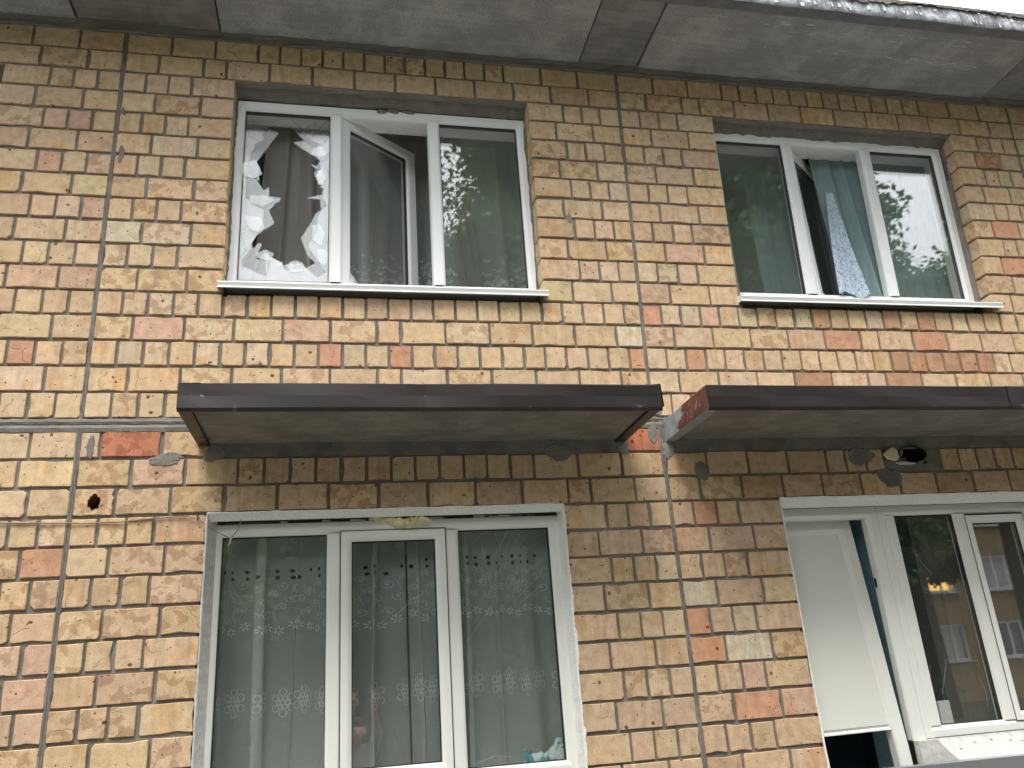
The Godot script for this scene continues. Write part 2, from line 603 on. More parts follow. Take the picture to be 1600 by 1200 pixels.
var clay := {
	"cream": Color(0.80, 0.585, 0.375), "warm": Color(0.79, 0.56, 0.35), "tan": Color(0.73, 0.52, 0.335), "light": Color(0.82, 0.62, 0.42), "yellow": Color(0.81, 0.625, 0.365),
	"rose": Color(0.78, 0.515, 0.365), "orange": Color(0.76, 0.42, 0.265), "red": Color(0.60, 0.245, 0.145), "rust": Color(0.61, 0.355, 0.22), "olive": Color(0.74, 0.59, 0.40), "pale": Color(0.81, 0.68, 0.50),
	"blush": Color(0.785, 0.548, 0.375), "brown": Color(0.66, 0.435, 0.27),
}


func joint(row: int) -> float:
	if row <= 16:
		return 0.008 - 0.1503 * row
	return -2.612 - 0.1503 * (row - 17)


func lay(xa: float, xb: float, code: String) -> Array:
	var w := {"S": 0.25, "H": 0.12, "T": 0.185, "N": 0.075}
	var sum := -GAP
	for c in code:
		sum += w[c] * 1.0 + GAP
	var k := (xb - xa) / sum
	var out := []
	var x := xa
	for c in code:
		var x1: float = x + w[c] * k
		out.append([x, x1])
		x = x1 + GAP * k
	return out


func brick_at(r: float, x: float, y: float) -> String:
	for kind in odd_bricks:
		for p in odd_bricks[kind]:
			if absf(p.x - x) < r and absf(p.y - y) < 0.07:
				return kind
	return ""


# one brick: an uneven outline with worn corners, a chamfer and the sides that go back into the wall
func brick(panel: Node3D, x0: float, x1: float, y0: float, y1: float, deep: float) -> void:
	var c := Vector2((x0 + x1) / 2, (y0 + y1) / 2)
	var kind := brick_at((x1 - x0) / 2, c.x, c.y)
	var use := ""
	if kind == "":
		var t := rng.randf()
		if c.x > -0.02 and c.y < -2.4:
			kind = "blush" if t < 0.24 else "tan" if t < 0.58 else "warm" if t < 0.80 else "rose" if t < 0.84 else "brown" if t < 0.91 else "cream"
		elif c.x > 0.0:
			kind = "cream" if t < 0.42 else "warm" if t < 0.66 else "blush" if t < 0.80 else "light" if t < 0.90 else "tan" if t < 0.98 else "rose"
		elif c.y < -2.4:
			kind = "cream" if t < 0.30 else "warm" if t < 0.56 else "tan" if t < 0.86 else "light" if t < 0.91 else "blush" if t < 0.985 else "rose"
		else:
			kind = "cream" if t < 0.48 else "warm" if t < 0.72 else "light" if t < 0.87 else "blush" if t < 0.93 else "tan"
	var t2 := rng.randf()
	if kind in ["rose", "orange"]:
		use = "clay_flashed" if t2 < 0.5 else "clay_plain"
	elif c.x < -2.45 and c.x > -3.2 and c.y < -0.9 or c.y < -2.9 and c.x < -2.4:
		use = "clay_blotched" if t2 < 0.62 else "clay_dragged" if t2 < 0.8 else "clay_plain"
	else:
		use = "clay_plain" if t2 < 0.52 else "clay_dragged" if t2 < 0.78 else "clay_flashed" if t2 < 0.90 else "clay_blotched"
	var m := Mesher.new()
	m.tinted = true
	var col: Color = clay[kind]
	var l := R(0.93, 1.06)
	m.tint = Color(col.r * l * R(0.985, 1.015), col.g * l * R(0.98, 1.02), col.b * l * R(0.95, 1.05))
	m.uvo = Vector2(R(0, 1), R(0, 1))
	m.flip = 1.0 if rng.randf() < 0.5 else -1.0
	var hole := Vector2(-3.094, -2.838)
	var pierced := Rect2(x0, y0, x1 - x0, y1 - y0).has_point(hole)
	var out := brick_outline(x0, y0, x1, y1, pierced)
	var zf := R(-0.0022, 0.0022)
	var tip := Vector2(R(-0.002, 0.002), R(-0.002, 0.002))
	var n := out.size()
	var face := []
	var edge := []
	for k in n:
		var o: Vector2 = out[k]
		var i := o + (c - o).normalized() * R(0.0025, 0.0045)
		var dz := (i - c).dot(tip) * 8.0
		face.append(Vector3(i.x, i.y, zf + dz))
		edge.append(Vector3(o.x, o.y, zf + dz - R(0.003, 0.006)))
	if pierced:
		# a splinter went right through this one
		var rim := []
		var far := []
		for k in n:
			var o: Vector2 = out[k]
			var d := (o - hole).normalized()
			var q := hole + d * Vector2(0.030, 0.044) * R(0.78, 1.15)
			rim.append(Vector3(q.x, q.y, zf - R(0.0003, 0.0022)))
			far.append(Vector3(q.x + d.x * 0.004, q.y + d.y * 0.004, -0.022))
		for k in n:
			var j := (k + 1) % n
			m.quad(rim[k], face[k], face[j], rim[j])
			m.quad(far[k], rim[k], rim[j], far[j])
			# the hollow core behind the broken face is wider than the hole
			var a2: Vector3 = Vector3(hole.x, hole.y, -0.024) + (far[k] - Vector3(hole.x, hole.y, far[k].z)).normalized() * Vector3(0.062, 0.060, 0)
			var b2: Vector3 = Vector3(hole.x, hole.y, -0.024) + (far[j] - Vector3(hole.x, hole.y, far[j].z)).normalized() * Vector3(0.062, 0.060, 0)
			m.quad(a2, far[k], far[j], b2)
			m.quad(a2 - Vector3(0, 0, 0.20), a2, b2, b2 - Vector3(0, 0, 0.20))
			m.tri(a2 - Vector3(0, 0, 0.20), b2 - Vector3(0, 0, 0.20), Vector3(hole.x, hole.y, -0.224))
	else:
		var mid := Vector3(c.x, c.y, zf + R(-0.0006, 0.0006))
		for k in n:
			m.tri(mid, face[k], face[(k + 1) % n])
	for k in n:
		var j := (k + 1) % n
		m.quad(face[k], edge[k], edge[j], face[j])
		m.quad(edge[k], Vector3(edge[k].x, edge[k].y, -deep), Vector3(edge[j].x, edge[j].y, -deep), edge[j])
	part("brick", m, M[use], panel)


func brick_outline(x0: float, y0: float, x1: float, y1: float, fine: bool) -> Array:
	var out := []
	var w := x1 - x0
	var h := y1 - y0
	var cs := [Vector2(x0, y0), Vector2(x0, y1), Vector2(x1, y1), Vector2(x1, y0)]
	for k in 4:
		var a: Vector2 = cs[k]
		var b: Vector2 = cs[(k + 1) % 4]
		var inward := (Vector2((x0 + x1) / 2, (y0 + y1) / 2) - a)
		var chip := R(0.002, 0.005)
		if rng.randf() < 0.10:
			chip = R(0.008, 0.017)
		var d := (b - a).normalized()
		var e: Vector2 = (a - (cs[(k + 3) % 4] as Vector2)).normalized()
		out.append(a - e * chip * R(0.6, 1.4) + inward.normalized() * R(0, 0.0016))
		out.append(a + d * chip * R(0.6, 1.4) + inward.normalized() * R(0, 0.0016))
		var steps := 2 if (w if k % 2 else h) > 0.2 else 1
		if fine:
			steps = 4
		var nrm := Vector2(-d.y, d.x) if Vector2(-d.y, d.x).dot(inward) > 0 else Vector2(d.y, -d.x)
		for s in steps:
			var bite := R(-0.001, 0.003) if rng.randf() > 0.07 else R(0.005, 0.010)
			out.append(a.lerp(b, (s + 1.0) / (steps + 1.0) + R(-0.06, 0.06)) + nrm * bite)
	return out


# splits rectangles so that the cut is left open
func without(rects: Array, cut: Rect2) -> Array:
	var out := []
	for r: Rect2 in rects:
		if not r.intersects(cut):
			out.append(r)
			continue
		var i := r.intersection(cut)
		for q in [Rect2(r.position.x, r.position.y, i.position.x - r.position.x, r.size.y), Rect2(i.end.x, r.position.y, r.end.x - i.end.x, r.size.y), Rect2(i.position.x, r.position.y, i.size.x, i.position.y - r.position.y), Rect2(i.position.x, i.end.y, i.size.x, r.end.y - i.end.y)]:
			if q.size.x > 0.0005 and q.size.y > 0.0005:
				out.append(q)
	return out


# a wall panel between two seams: its body of mortar and blocks, and its bricks. openings: [x0, x1] above or below
func wall_panel(xl: float, xr: float, upper: bool, open: Array, seen_l: float, seen_r: float, label: String) -> Node3D:
	var lo := -2.43 if upper else -Y0
	var hi := 0.30 if upper else -2.43
	var rects := [Rect2(xl, lo, xr - xl, hi - lo)]
	var front := rects.duplicate()
	if open.size():
		var top := -0.148 if upper else -2.910
		var bot := -1.66 if upper else -4.46
		rects = without(rects, Rect2(open[0] - 0.012, bot, open[1] - open[0] + 0.024, top - bot))
		if open.size() > 2:
			rects = without(rects, Rect2(open[0] - 0.012, -5.35, open[2] - open[0], 5.35 - 4.40))
	if not upper:
		rects = without(rects, Rect2(-3.158, -2.900, 0.128, 0.124))
		rects = without(rects, Rect2(1.552, -2.712, 0.218, 0.112))
	var m := Mesher.new()
	for r: Rect2 in rects:
		m.box(Vector3(r.position.x, r.position.y, -0.30), Vector3(r.end.x, r.end.y, -0.012))
	var p := part("wall_panel", m, M.mortar, house)
	p.set_meta("label", label)
	var a := xl + 0.011
	var b := xr - 0.011
	var rows := range(0, 17) if upper else range(17, 32)
	for row in rows:
		var spans := []
		var piers := false
		if row == 0:
			spans = lay(a, b, "SSS" + "H".repeat(12) + "SSS")
		elif row == 1:
			spans = lay(a, b, "TSH" + "S".repeat(9) + "T")
		elif row == 12 or row == 14 or row == 16:
			spans = lay(a, b, "H".repeat(24))
		elif row == 13 or row == 15:
			spans = lay(a, b, "TSSSSSHSSSSST")
		elif row == 17:
			spans = lay(a, b, "NSS" + "S".repeat(7) + "H" + "T")
		elif row == 18:
			spans = lay(a, b, "SSS" + "H".repeat(12) + "SSS") if xl < -0.5 else lay(a, b, "SSSS" + "H".repeat(10) + "SSS")
		elif row == 19:
			spans = lay(a, b, "T" + "S".repeat(9) + "HST")
		elif open.size():
			piers = true
			var first: bool = row % 2 == 0
			spans = lay(a, open[0], "HHHS" if first else "TST") + lay(open[1], b, "SHHH" if first else "TST")
		else:
			spans = lay(a, b, "H".repeat(24) if row % 2 == 0 else "TSSSSSHSSSSST")
		var y0 := joint(row) + GAP / 2
		var y1 := joint(row - 1) - GAP / 2 if row != 17 else -2.470
		for s in spans:
			if s[1] < seen_l or s[0] > seen_r:
				continue
			if row == 17 and (s[0] > -2.62 and s[0] < -0.24 or s[1] > 0.04 and s[0] < 3.1):
				continue
			if row == 18 and s[1] > 1.50 and s[0] < 1.80:
				continue
			var deep := 0.03
			if piers and (absf(s[1] - open[0]) < 0.004 or absf(s[0] - open[1]) < 0.004):
				deep = 0.112 if upper else 0.05
			var j := R(-0.0025, 0.0025)
			brick(p, s[0] + R(-0.002, 0.002), s[1] + R(-0.002, 0.002), y0 + j, y1 + j + R(-0.0015, 0.0015), deep)
	return p


# a run of jointing compound with ragged edges along a line, thick in the middle
func seal(called: String, parent: Node, a: Vector2, b: Vector2, half: float, z: float, ridge: float, m_: Material, ragged := 0.5) -> MeshInstance3D:
	var m := Mesher.new()
	var n := maxi(4, int((b - a).length() / 0.028))
	var s := (b - a).normalized().orthogonal()
	var prev := []
	for k in n + 1:
		var t := float(k) / n
		var c := a.lerp(b, t)
		var l := c + s * half * (1.0 + R(-ragged, ragged))
		var r := c - s * half * (1.0 + R(-ragged, ragged))
		var li := c + s * half * 0.42 + s * R(-0.0015, 0.0015)
		var ri := c - s * half * 0.38 + s * R(-0.0015, 0.0015)
		var g := [Vector3(l.x, l.y, -0.014), Vector3(l.x, l.y, z - 0.0025), Vector3(li.x, li.y, z + ridge * R(0.5, 1.1)), Vector3(c.x, c.y, z - 0.001), Vector3(ri.x, ri.y, z + ridge * R(0.4, 1.0)), Vector3(r.x, r.y, z - 0.0025), Vector3(r.x, r.y, -0.014)]
		if prev.size():
			for j in g.size() - 1:
				m.quad(prev[j], prev[j + 1], g[j + 1], g[j])
		prev = g
	return part(called, m, m_, parent)


# an uneven smear of mortar that covers brick edges
func smear(parent: Node, at: Vector2, size: Vector2, m_: Material, called := "mortar_patch", z := 0.0035, rough := 1.0) -> MeshInstance3D:
	var m := Mesher.new()
	var n := 30
	var rim := []
	var top := []
	var p1 := R(0, 6)
	var p2 := R(0, 6)
	for k in n:
		var d := Vector2.from_angle(-TAU * k / n)
		var r := 1.0 + 0.14 * sin(TAU * 2.0 * k / n + p1) + 0.10 * sin(TAU * 3.0 * k / n + p2) + 0.05 * sin(TAU * 7.0 * k / n + p1) + R(-0.05, 0.05)
		rim.append(Vector3(at.x + d.x * size.x * r, at.y + d.y * size.y * r, z - 0.0095))
		top.append(Vector3(at.x + d.x * size.x * r * 0.86, at.y + d.y * size.y * r * 0.86, z + R(-0.0015, 0.001) * rough))
	for k in n:
		var j := (k + 1) % n
		m.quad(rim[k], rim[j], top[j], top[k])
		m.tri(top[k], top[j], Vector3(at.x, at.y, z + 0.0015 * rough))
	return part(called, m, m_, parent)


func facade() -> void:
	house = thing("apartment_building", "two storey yellow brick apartment front with blast damaged white windows and brown canopies", "building")
	var up := [-2.540, -0.645]
	wall_panel(-6.4, -3.2, true, [-5.74, -3.858], -4.35, -3.0, "upper brick panel at the left edge, beyond the left seam")
	wall_panel(-3.2, 0.0, true, up, -9, 9, "upper brick panel around the window with the smashed pane")
	wall_panel(0.0, 3.2, true, [0.69, 2.636], -9, 9, "upper brick panel around the window with teal curtains")
	wall_panel(3.2, 6.4, true, [], -9, 3.95, "upper brick panel at the right edge")
	wall_panel(-6.4, -3.2, false, [-5.74, -3.858], -4.1, -3.0, "lower brick panel at the left edge, beyond the left seam")
	wall_panel(-3.2, 0.0, false, [-2.548, -0.638], -9, 9, "lower brick panel around the lace curtain window")
	wall_panel(0.0, 3.2, false, [0.695, 2.545, 1.46], -9, 9, "lower brick panel around the open balcony door")
	wall_panel(3.2, 6.4, false, [], -9, 3.6, "lower brick panel at the right edge")
	for x in [-3.2, 0.0, 3.2]:
		seal("joint_seal", house, V(x, 0.16), V(x, -2.40), 0.0135, -0.0035, 0.004, M.mortar)
		seal("joint_seal", house, V(x, -2.46), V(x, -4.9), 0.0145, -0.002, 0.006, M.mortar, 0.3)
	# the floor joint between the storeys
	for s in [[-4.3, -3.2], [-3.2, -2.58], [-0.26, 0.02]]:
		var m := Mesher.new()
		var prev := []
		var n := int((s[1] - s[0]) / 0.035)
		for k in n + 1:
			var x: float = lerpf(s[0], s[1], float(k) / n)
			var g := []
			for q in [[-2.392, -0.012], [-2.394, -0.0015], [-2.412, 0.002], [-2.424, -0.003], [-2.428, -0.007], [-2.431, -0.002], [-2.446, 0.003], [-2.466, -0.001], [-2.474, -0.012]]:
				g.append(Vector3(x, q[0] + R(-0.004, 0.004) * (1.0 if absf(q[0] + 2.43) > 0.02 else 0.3), q[1] + R(-0.0012, 0.0012)))
			if prev.size():
				for j in g.size() - 1:
					m.quad(prev[j], g[j], g[j + 1], prev[j + 1])
			prev = g
		part("floor_joint", m, M.mortar, house)
	# mortar smears, as they lie on the photographed front
	for s in [[-3.155, -0.745, 0.020, 0.062], [-3.17, -0.44, 0.012, 0.03], [-2.77, -2.622, 0.085, 0.040], [-3.14, -2.55, 0.022, 0.06], [-2.53, -2.59, 0.05, 0.06], [0.225, -2.735, 0.050, 0.058], [-0.64, -2.612, 0.075, 0.062], [0.02, -2.36, 0.05, 0.03], [-0.05, -2.50, 0.03, 0.07], [-0.245, -2.57, 0.035, 0.07], [0.03, -2.61, 0.035, 0.06], [-0.43, -1.045, 0.02, 0.035], [1.30, -2.66, 0.09, 0.07], [1.47, -2.80, 0.085, 0.072], [1.545, -2.64, 0.06, 0.05]]:
		smear(house, V(s[0], s[1]), V(s[2], s[3]), M.mortar_dark if s[0] == 1.47 or s[0] == 0.225 else M.mortar)
	# a dark bed of mortar where each canopy slab enters the wall
	for s in [[-2.57, -0.27], [0.03, 3.05]]:
		var m := Mesher.new()
		m.box(Vector3(s[0], -2.615, -0.02), Vector3(s[1], -2.40, -0.002))
		part("canopy_bedding", m, M.mortar_dark, house)


# ------------------------------------------------------------------ eaves and canopies
func eaves() -> void:
	var e := section("eaves", house, Vector3(0, Y0 + 0.22, 0), "grey concrete eaves slab along the top of the brick front")
	var xs := [[-7.0, -3.50, 0], [-3.50, -2.645, 1], [-2.645, -0.245, 0], [-0.245, 0.165, 1], [0.165, 3.0, 0], [3.0, 3.45, 1], [3.45, 6.8, 0]]
	for s in xs:
		var m := Mesher.new()
		var y := 0.222 if s[2] == 0 else 0.231
		var g := 0.006
		var n := 14
		# the underside is a little uneven
		for k in n:
			for j in 5:
				var x0: float = lerpf(s[0] + g, s[1] - g, float(k) / n)
				var x1: float = lerpf(s[0] + g, s[1] - g, (k + 1.0) / n)
				var z0 := lerpf(-0.02, 0.605, j / 5.0)
				var z1 := lerpf(-0.02, 0.605, (j + 1.0) / 5.0)
				m.quad(Vector3(x0, y + wave(x0, z0, s), z0), Vector3(x0, y + wave(x0, z1, s), z1), Vector3(x1, y + wave(x1, z1, s), z1), Vector3(x1, y + wave(x1, z0, s), z0))
		m.box(Vector3(s[0] + g, y + 0.004, -0.30), Vector3(s[1] - g, 0.34, 0.604))
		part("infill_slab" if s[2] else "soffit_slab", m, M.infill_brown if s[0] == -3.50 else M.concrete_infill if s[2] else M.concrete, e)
	# rough mortar between the top course and the slab
	var m := Mesher.new()
	var prev := []
	for k in 150:
		var x := -4.4 + k * 0.056
		var g := []
		for q in [[0.150, -0.008], [0.163, 0.006], [0.190, 0.004], [0.212, 0.010], [0.235, 0.012]]:
			g.append(Vector3(x, q[0] + R(-0.007, 0.007), q[1] + R(-0.004, 0.005)))
		if prev.size():
			for j in g.size() - 1:
				m.quad(prev[j], prev[j + 1], g[j + 1], g[j])
		prev = g
	part("mortar_bed", m, M.mortar, e)
	# edge strip, fascia with flaking paint, roofing felt over it
	m = Mesher.new()
	m.box(Vector3(-7.0, 0.209, 0.616), Vector3(6.8, 0.335, 0.690))
	part("edge_strip", m, M.drip_metal, e)
	m = Mesher.new(true)
	prev = []
	for k in 200:
		var x := -1.2 + k * 0.030
		var g := []
		for q in [[0.212, 0.691], [0.218, 0.697], [0.262, 0.699], [0.300, 0.700], [0.336, 0.701], [0.352, 0.690]]:
			g.append(Vector3(x, q[0] + R(-0.001, 0.001), q[1] + R(-0.0008, 0.0008) + (0.002 * sin(x * 9.0 + q[0] * 40.0))))
		if prev.size():
			for j in g.size() - 1:
				m.quad(prev[j], prev[j + 1], g[j + 1], g[j])
		prev = g
	part("fascia", m, M.flaked_paint, e)
	m = Mesher.new()
	prev = []
	for k in 240:
		var x := -1.2 + k * 0.025
		var d := 0.012 + 0.014 * sin(x * 7.0) * sin(x * 2.3 + 1.0) + R(0.0, 0.030) * R(0.2, 1.0)
		var g := [Vector3(x, 0.345 - d, 0.712 + R(-0.004, 0.006)), Vector3(x, 0.352, 0.714), Vector3(x, 0.362, 0.706), Vector3(x, 0.366, 0.2)]
		if prev.size():
			for j in g.size() - 1:
				m.quad(prev[j], prev[j + 1], g[j + 1], g[j])
		prev = g
	part("roofing_felt", m, M.mortar_dark, e)
	m = Mesher.new()
	m.box(Vector3(-7.0, 0.342, -4.2), Vector3(6.8, 0.40, 0.66))
	part("roof", m, M.mortar_dark, e)
	# loose curls of paint on the fascia and spalled streaks under the slab
	m = Mesher.new()
	for k in 70:
		var p := Vector3(R(0.2, 3.4), R(0.23, 0.335), 0.7015)
		var w := R(0.003, 0.011)
		var h := R(0.005, 0.024)
		m.quad(p + Vector3(-w, -h, R(0.001, 0.008)), p + Vector3(-w * R(0.5, 1), h, 0), p + Vector3(w, h * R(0.4, 1), R(0, 0.004)), p + Vector3(w * R(0.6, 1), -h, R(0.002, 0.012)))
	part("paint_flake", m, M.plaster_worn, e).set_meta("kind", "stuff")
	m = Mesher.new()
	for k in 46:
		var x := R(0.9, 2.7)
		var z := 0.33 + R(-0.02, 0.02) if k % 2 else 0.50 + R(-0.04, 0.05)
		var w := R(0.01, 0.05)
		var y := 0.2205
		m.quad(Vector3(x - w, y, z), Vector3(x - w * 0.4, y - 0.002, z + R(0.003, 0.009)), Vector3(x + w, y, z + R(0.0, 0.006)), Vector3(x + w * 0.3, y - 0.001, z - R(0.001, 0.005)))
	part("lime_streak", m, M.plaster_worn, e).set_meta("kind", "stuff")


func wave(x: float, z: float, s: Array) -> float:
	return (0.004 if s[2] == 0 else 0.009) * sin(x * 5.3 + z * 4.0) * sin(z * 9.0 + x * 1.7)


func soffit_at(x: float, y0: float, z: float) -> Vector3:
	return Vector3(x, y0 + 0.010 + 0.004 * sin(x * 7.1 + z * 5.0) * sin(z * 11.0 - x * 2.3), z)


func canopy(x0: float, x1: float, worn: bool, label: String) -> void:
	var c := section("canopy", house, Vector3((x0 + x1) / 2, Y0 - 2.55, 0.31), label)
	var zf := 0.62
	var y0 := -2.548
	var y1 := -2.422
	# the slab, with an underside that was never levelled
	var m := Mesher.new()
	var n := 22
	for k in n:
		for j in 5:
			var xa := lerpf(x0 + 0.055, x1 - 0.055, float(k) / n)
			var xb := lerpf(x0 + 0.055, x1 - 0.055, (k + 1.0) / n)
			var za := lerpf(-0.05, zf - 0.035, j / 5.0)
			var zb := lerpf(-0.05, zf - 0.035, (j + 1.0) / 5.0)
			m.quad(soffit_at(xa, y0, za), soffit_at(xa, y0, zb), soffit_at(xb, y0, zb), soffit_at(xb, y0, za))
	m.box(Vector3(x0 + 0.012, y0 + 0.016, -0.20), Vector3(x1 - 0.012, y1 - 0.006, zf - 0.006))
	part("slab", m, M.canopy_concrete, c)
	# folded sheet along the front in two lengths, the right one lapped over the left
	var lap := x0 + (x1 - x0) * 0.606
	for s in [[x0, lap + 0.02, 0.0, false], [lap, x1, 0.0016, true]]:
		m = Mesher.new()
		var steps := 14
		var prev := []
		for k in steps + 1:
			var x := lerpf(s[0], s[1], float(k) / steps)
			var dent := 0.0025 * sin(x * 6.1 + 1.0) + R(-0.0008, 0.0008)
			var z: float = zf + s[2] + dent
			var g := [Vector3(x, y1 + s[2], zf - 0.20), Vector3(x, y1 + 0.001 + s[2], z - 0.004), Vector3(x, y1 - 0.003, z), Vector3(x, (y0 + y1) / 2, z + dent), Vector3(x, y0 + 0.004, z), Vector3(x, y0 - 0.003 - s[2], z - 0.002), Vector3(x, y0 - 0.013 - s[2], z - 0.005), Vector3(x, y0 - 0.013 - s[2], z - 0.014), Vector3(x, y0 - s[2], z - 0.015), Vector3(x, y0 - s[2], zf - 0.030), Vector3(x, y0 + 0.012, zf - 0.034)]
			if prev.size():
				for j in g.size() - 1:
					m.quad(prev[j], prev[j + 1], g[j + 1], g[j])
			prev = g
		part("front_flashing", m, M.canopy_paint, c)
	for side in [x0, x1]:
		var d := 1.0 if side == x0 else -1.0
		m = Mesher.new()
		var prof := [Vector2(0.10, y1 + 0.0005), Vector2(0.003, y1), Vector2(0.0, y1 - 0.004), Vector2(0.0, y0 - 0.002), Vector2(0.004, y0 - 0.005), Vector2(0.060, y0 - 0.005), Vector2(0.062, y0 + 0.010)]
		for k in prof.size() - 1:
			var p: Vector2 = prof[k]
			var q: Vector2 = prof[k + 1]
			m.quad(Vector3(side + d * p.x - d * 0.0015, p.y, 0.0), Vector3(side + d * p.x - d * 0.0015, p.y, zf - 0.002), Vector3(side + d * q.x - d * 0.0015, q.y, zf - 0.002), Vector3(side + d * q.x - d * 0.0015, q.y, 0.0))
		var bare: bool = worn and side == x0
		part("side_flashing", m, M.galvanised if bare else M.canopy_paint, c)
		if bare:
			# red paint that still clings to the bare metal
			m = Mesher.new()
			var prev := []
			for k in 26:
				var t := k / 25.0
				var z0 := 0.27 + 0.10 * sin(t * 5.0 + 0.6) * t + R(-0.025, 0.025)
				var y := lerpf(y1 - 0.002, y0 + 0.002, t)
				var g := [Vector3(side - 0.0035, y, z0), Vector3(side - 0.0048, y, zf - 0.002)]
				if prev.size():
					m.quad(prev[0], prev[1], g[1], g[0])
				prev = g
			part("paint_remnant", m, M.canopy_paint_red, c).set_meta("label", "flaking red brown paint on the bare side plate")
			m = Mesher.new()
			for k in 18:
				var z := R(0.26, 0.52)
				var y := R(y0 + 0.01, y1 - 0.035)
				m.quad(Vector3(side - 0.0062, y, z), Vector3(side - 0.0062, y + R(0.006, 0.02), z + 0.004), Vector3(side - 0.0062, y + R(0.004, 0.016), z + R(0.008, 0.02)), Vector3(side - 0.0062, y - 0.004, z + R(0.006, 0.012)))
			part("paint_scratch", m, M.galvanised, c).set_meta("kind", "stuff")
	# a lifted corner of the sheet
	m = Mesher.new()
	m.quad(Vector3(x1 - 0.09, y1 + 0.001, zf - 0.01), Vector3(x1 - 0.09, y1 + 0.003, zf - 0.06), Vector3(x1 + 0.003, y1 + 0.022, zf - 0.06), Vector3(x1 + 0.003, y1 + 0.004, zf + 0.004))
	m.quad(Vector3(x1 + 0.003, y1 + 0.004, zf + 0.004), Vector3(x1 + 0.003, y1 + 0.022, zf - 0.06), Vector3(x1 + 0.006, y0 + 0.02, zf - 0.05), Vector3(x1 + 0.012, y0 + 0.006, zf - 0.004))
	part("lifted_fold", m, M.canopy_paint, c)


# ------------------------------------------------------------------ windows
func frame_prof(z: float, w: float) -> Array:
	return [V(w, z - 0.066), V(0.0, z - 0.066), V(0.0, z - 0.004), V(0.004, z), V(w - 0.022, z), V(w - 0.016, z - 0.003), V(w - 0.005, z - 0.011), V(w, z - 0.019), V(w, z - 0.066)]


func frame(parent: Node, x0: float, y0: float, x1: float, y1: float, z: float, w: float, m_: Material, called := "frame") -> void:
	var m := Mesher.new()
	m.ring(x0, y0, x1, y1, frame_prof(z, w))
	part(called, m, m_, parent)


func mullion(parent: Node, x: float, w: float, y0: float, y1: float, z: float, m_: Material) -> void:
	var m := Mesher.new()
	var h := w / 2
	m.bar(V(x, y0), V(x, y1), [V(-h, z - 0.066), V(-h, z - 0.019), V(-h + 0.004, z - 0.011), V(-h + 0.013, z - 0.003), V(-h + 0.018, z - 0.0008), V(h - 0.018, z - 0.0008), V(h - 0.013, z - 0.003), V(h - 0.004, z - 0.011), V(h, z - 0.019), V(h, z - 0.066), V(-h, z - 0.066)])
	part("mullion", m, m_, parent)


# rubber seal and the two panes of a fixed light
func glazing(parent: Node, x0: float, y0: float, x1: float, y1: float, z: float, glass: String, sheets := 2) -> void:
	var m := Mesher.new()
	m.ring(x0 - 0.002, y0 - 0.002, x1 + 0.002, y1 + 0.002, [V(0.0, z - 0.019), V(0.004, z - 0.0192), V(0.007, z - 0.022), V(0.007, z - 0.050), V(0.0, z - 0.050)])
	part("glazing_seal", m, M.bead_seal, parent)
	for k in sheets:
		m = Mesher.new()
		var zz := z - 0.024 - 0.020 * k
		m.box(Vector3(x0, y0, zz - 0.004), Vector3(x1, y1, zz))
		part("pane", m, M[glass], parent)


func crack(parent: Node, pts: Array, z: float, w: float, m_: Material) -> void:
	var m := Mesher.new()
	for k in pts.size() - 1:
		var a: Vector2 = pts[k]
		var b: Vector2 = pts[k + 1]
		var s := (b - a).normalized().orthogonal() * w * R(0.5, 1.0)
		m.quad(Vector3(a.x + s.x, a.y + s.y, z), Vector3(b.x + s.x, b.y + s.y, z), Vector3(b.x - s.x, b.y - s.y, z), Vector3(a.x - s.x, a.y - s.y, z))
		m.quad(Vector3(a.x + s.x, a.y + s.y, z), Vector3(b.x + s.x, b.y + s.y, z), Vector3(b.x, b.y, z + w * 0.8), Vector3(a.x, a.y, z + w * 0.8))
	part("crack", m, m_, parent)


# a casement that swings into the room about its left edge; its node stands on the hinge line
func open_sash(parent: Node3D, hinge: Vector3, width: float, y0: float, y1: float, turn: float, glass: String) -> void:
	var at := lean(hinge) + Vector3(0, Y0, 0) - at_of(parent)
	var m := Mesher.new()
	m.ring(0.0, y0 - hinge.y, width, y1 - hinge.y, [V(0.0, -0.070), V(0.0, -0.004), V(0.004, 0.0), V(0.058, 0.0), V(0.064, -0.003), V(0.074, -0.018), V(0.074, -0.070), V(0.0, -0.070)])
	var s := put("sash", m.mesh(), M.upvc, parent, at)
	s.rotation.y = turn
	s.set_meta("label", "middle casement swung open into the room")
	m = Mesher.new()
	m.ring(0.0, y0 - hinge.y, width, y1 - hinge.y, [V(0.0705, -0.0185), V(0.078, -0.020), V(0.078, -0.045), V(0.0705, -0.045)])
	put("glazing_seal", m.mesh(), M.bead_seal, parent, at).rotation.y = turn
	for k in 2:
		m = Mesher.new()
		m.box(Vector3(0.074, y0 - hinge.y + 0.074, -0.026 - 0.018 * k), Vector3(width - 0.074, y1 - hinge.y - 0.074, -0.022 - 0.018 * k))
		put("pane", m.mesh(), M[glass], parent, at).rotation.y = turn


# folded metal sill with a hooked drip edge
func metal_sill(parent: Node, x0: float, x1: float, y: float) -> void:
	var m := Mesher.new()
	m.bar(V(x0, y), V(x1, y), [V(-0.075, -0.12), V(-0.010, 0.049), V(-0.004, 0.052), V(0.018, 0.044), V(0.022, 0.050), V(0.029, 0.052), V(0.031, 0.046), V(0.026, 0.040), V(-0.004, 0.046), V(-0.070, -0.12)])
	for x in [x0, x1]:
		m.quad(Vector3(x, y + 0.075, -0.12), Vector3(x, y + 0.010, 0.049), Vector3(x, y - 0.028, 0.050), Vector3(x, y - 0.010, -0.12))
	part("sill", m, M.sill_metal, parent)


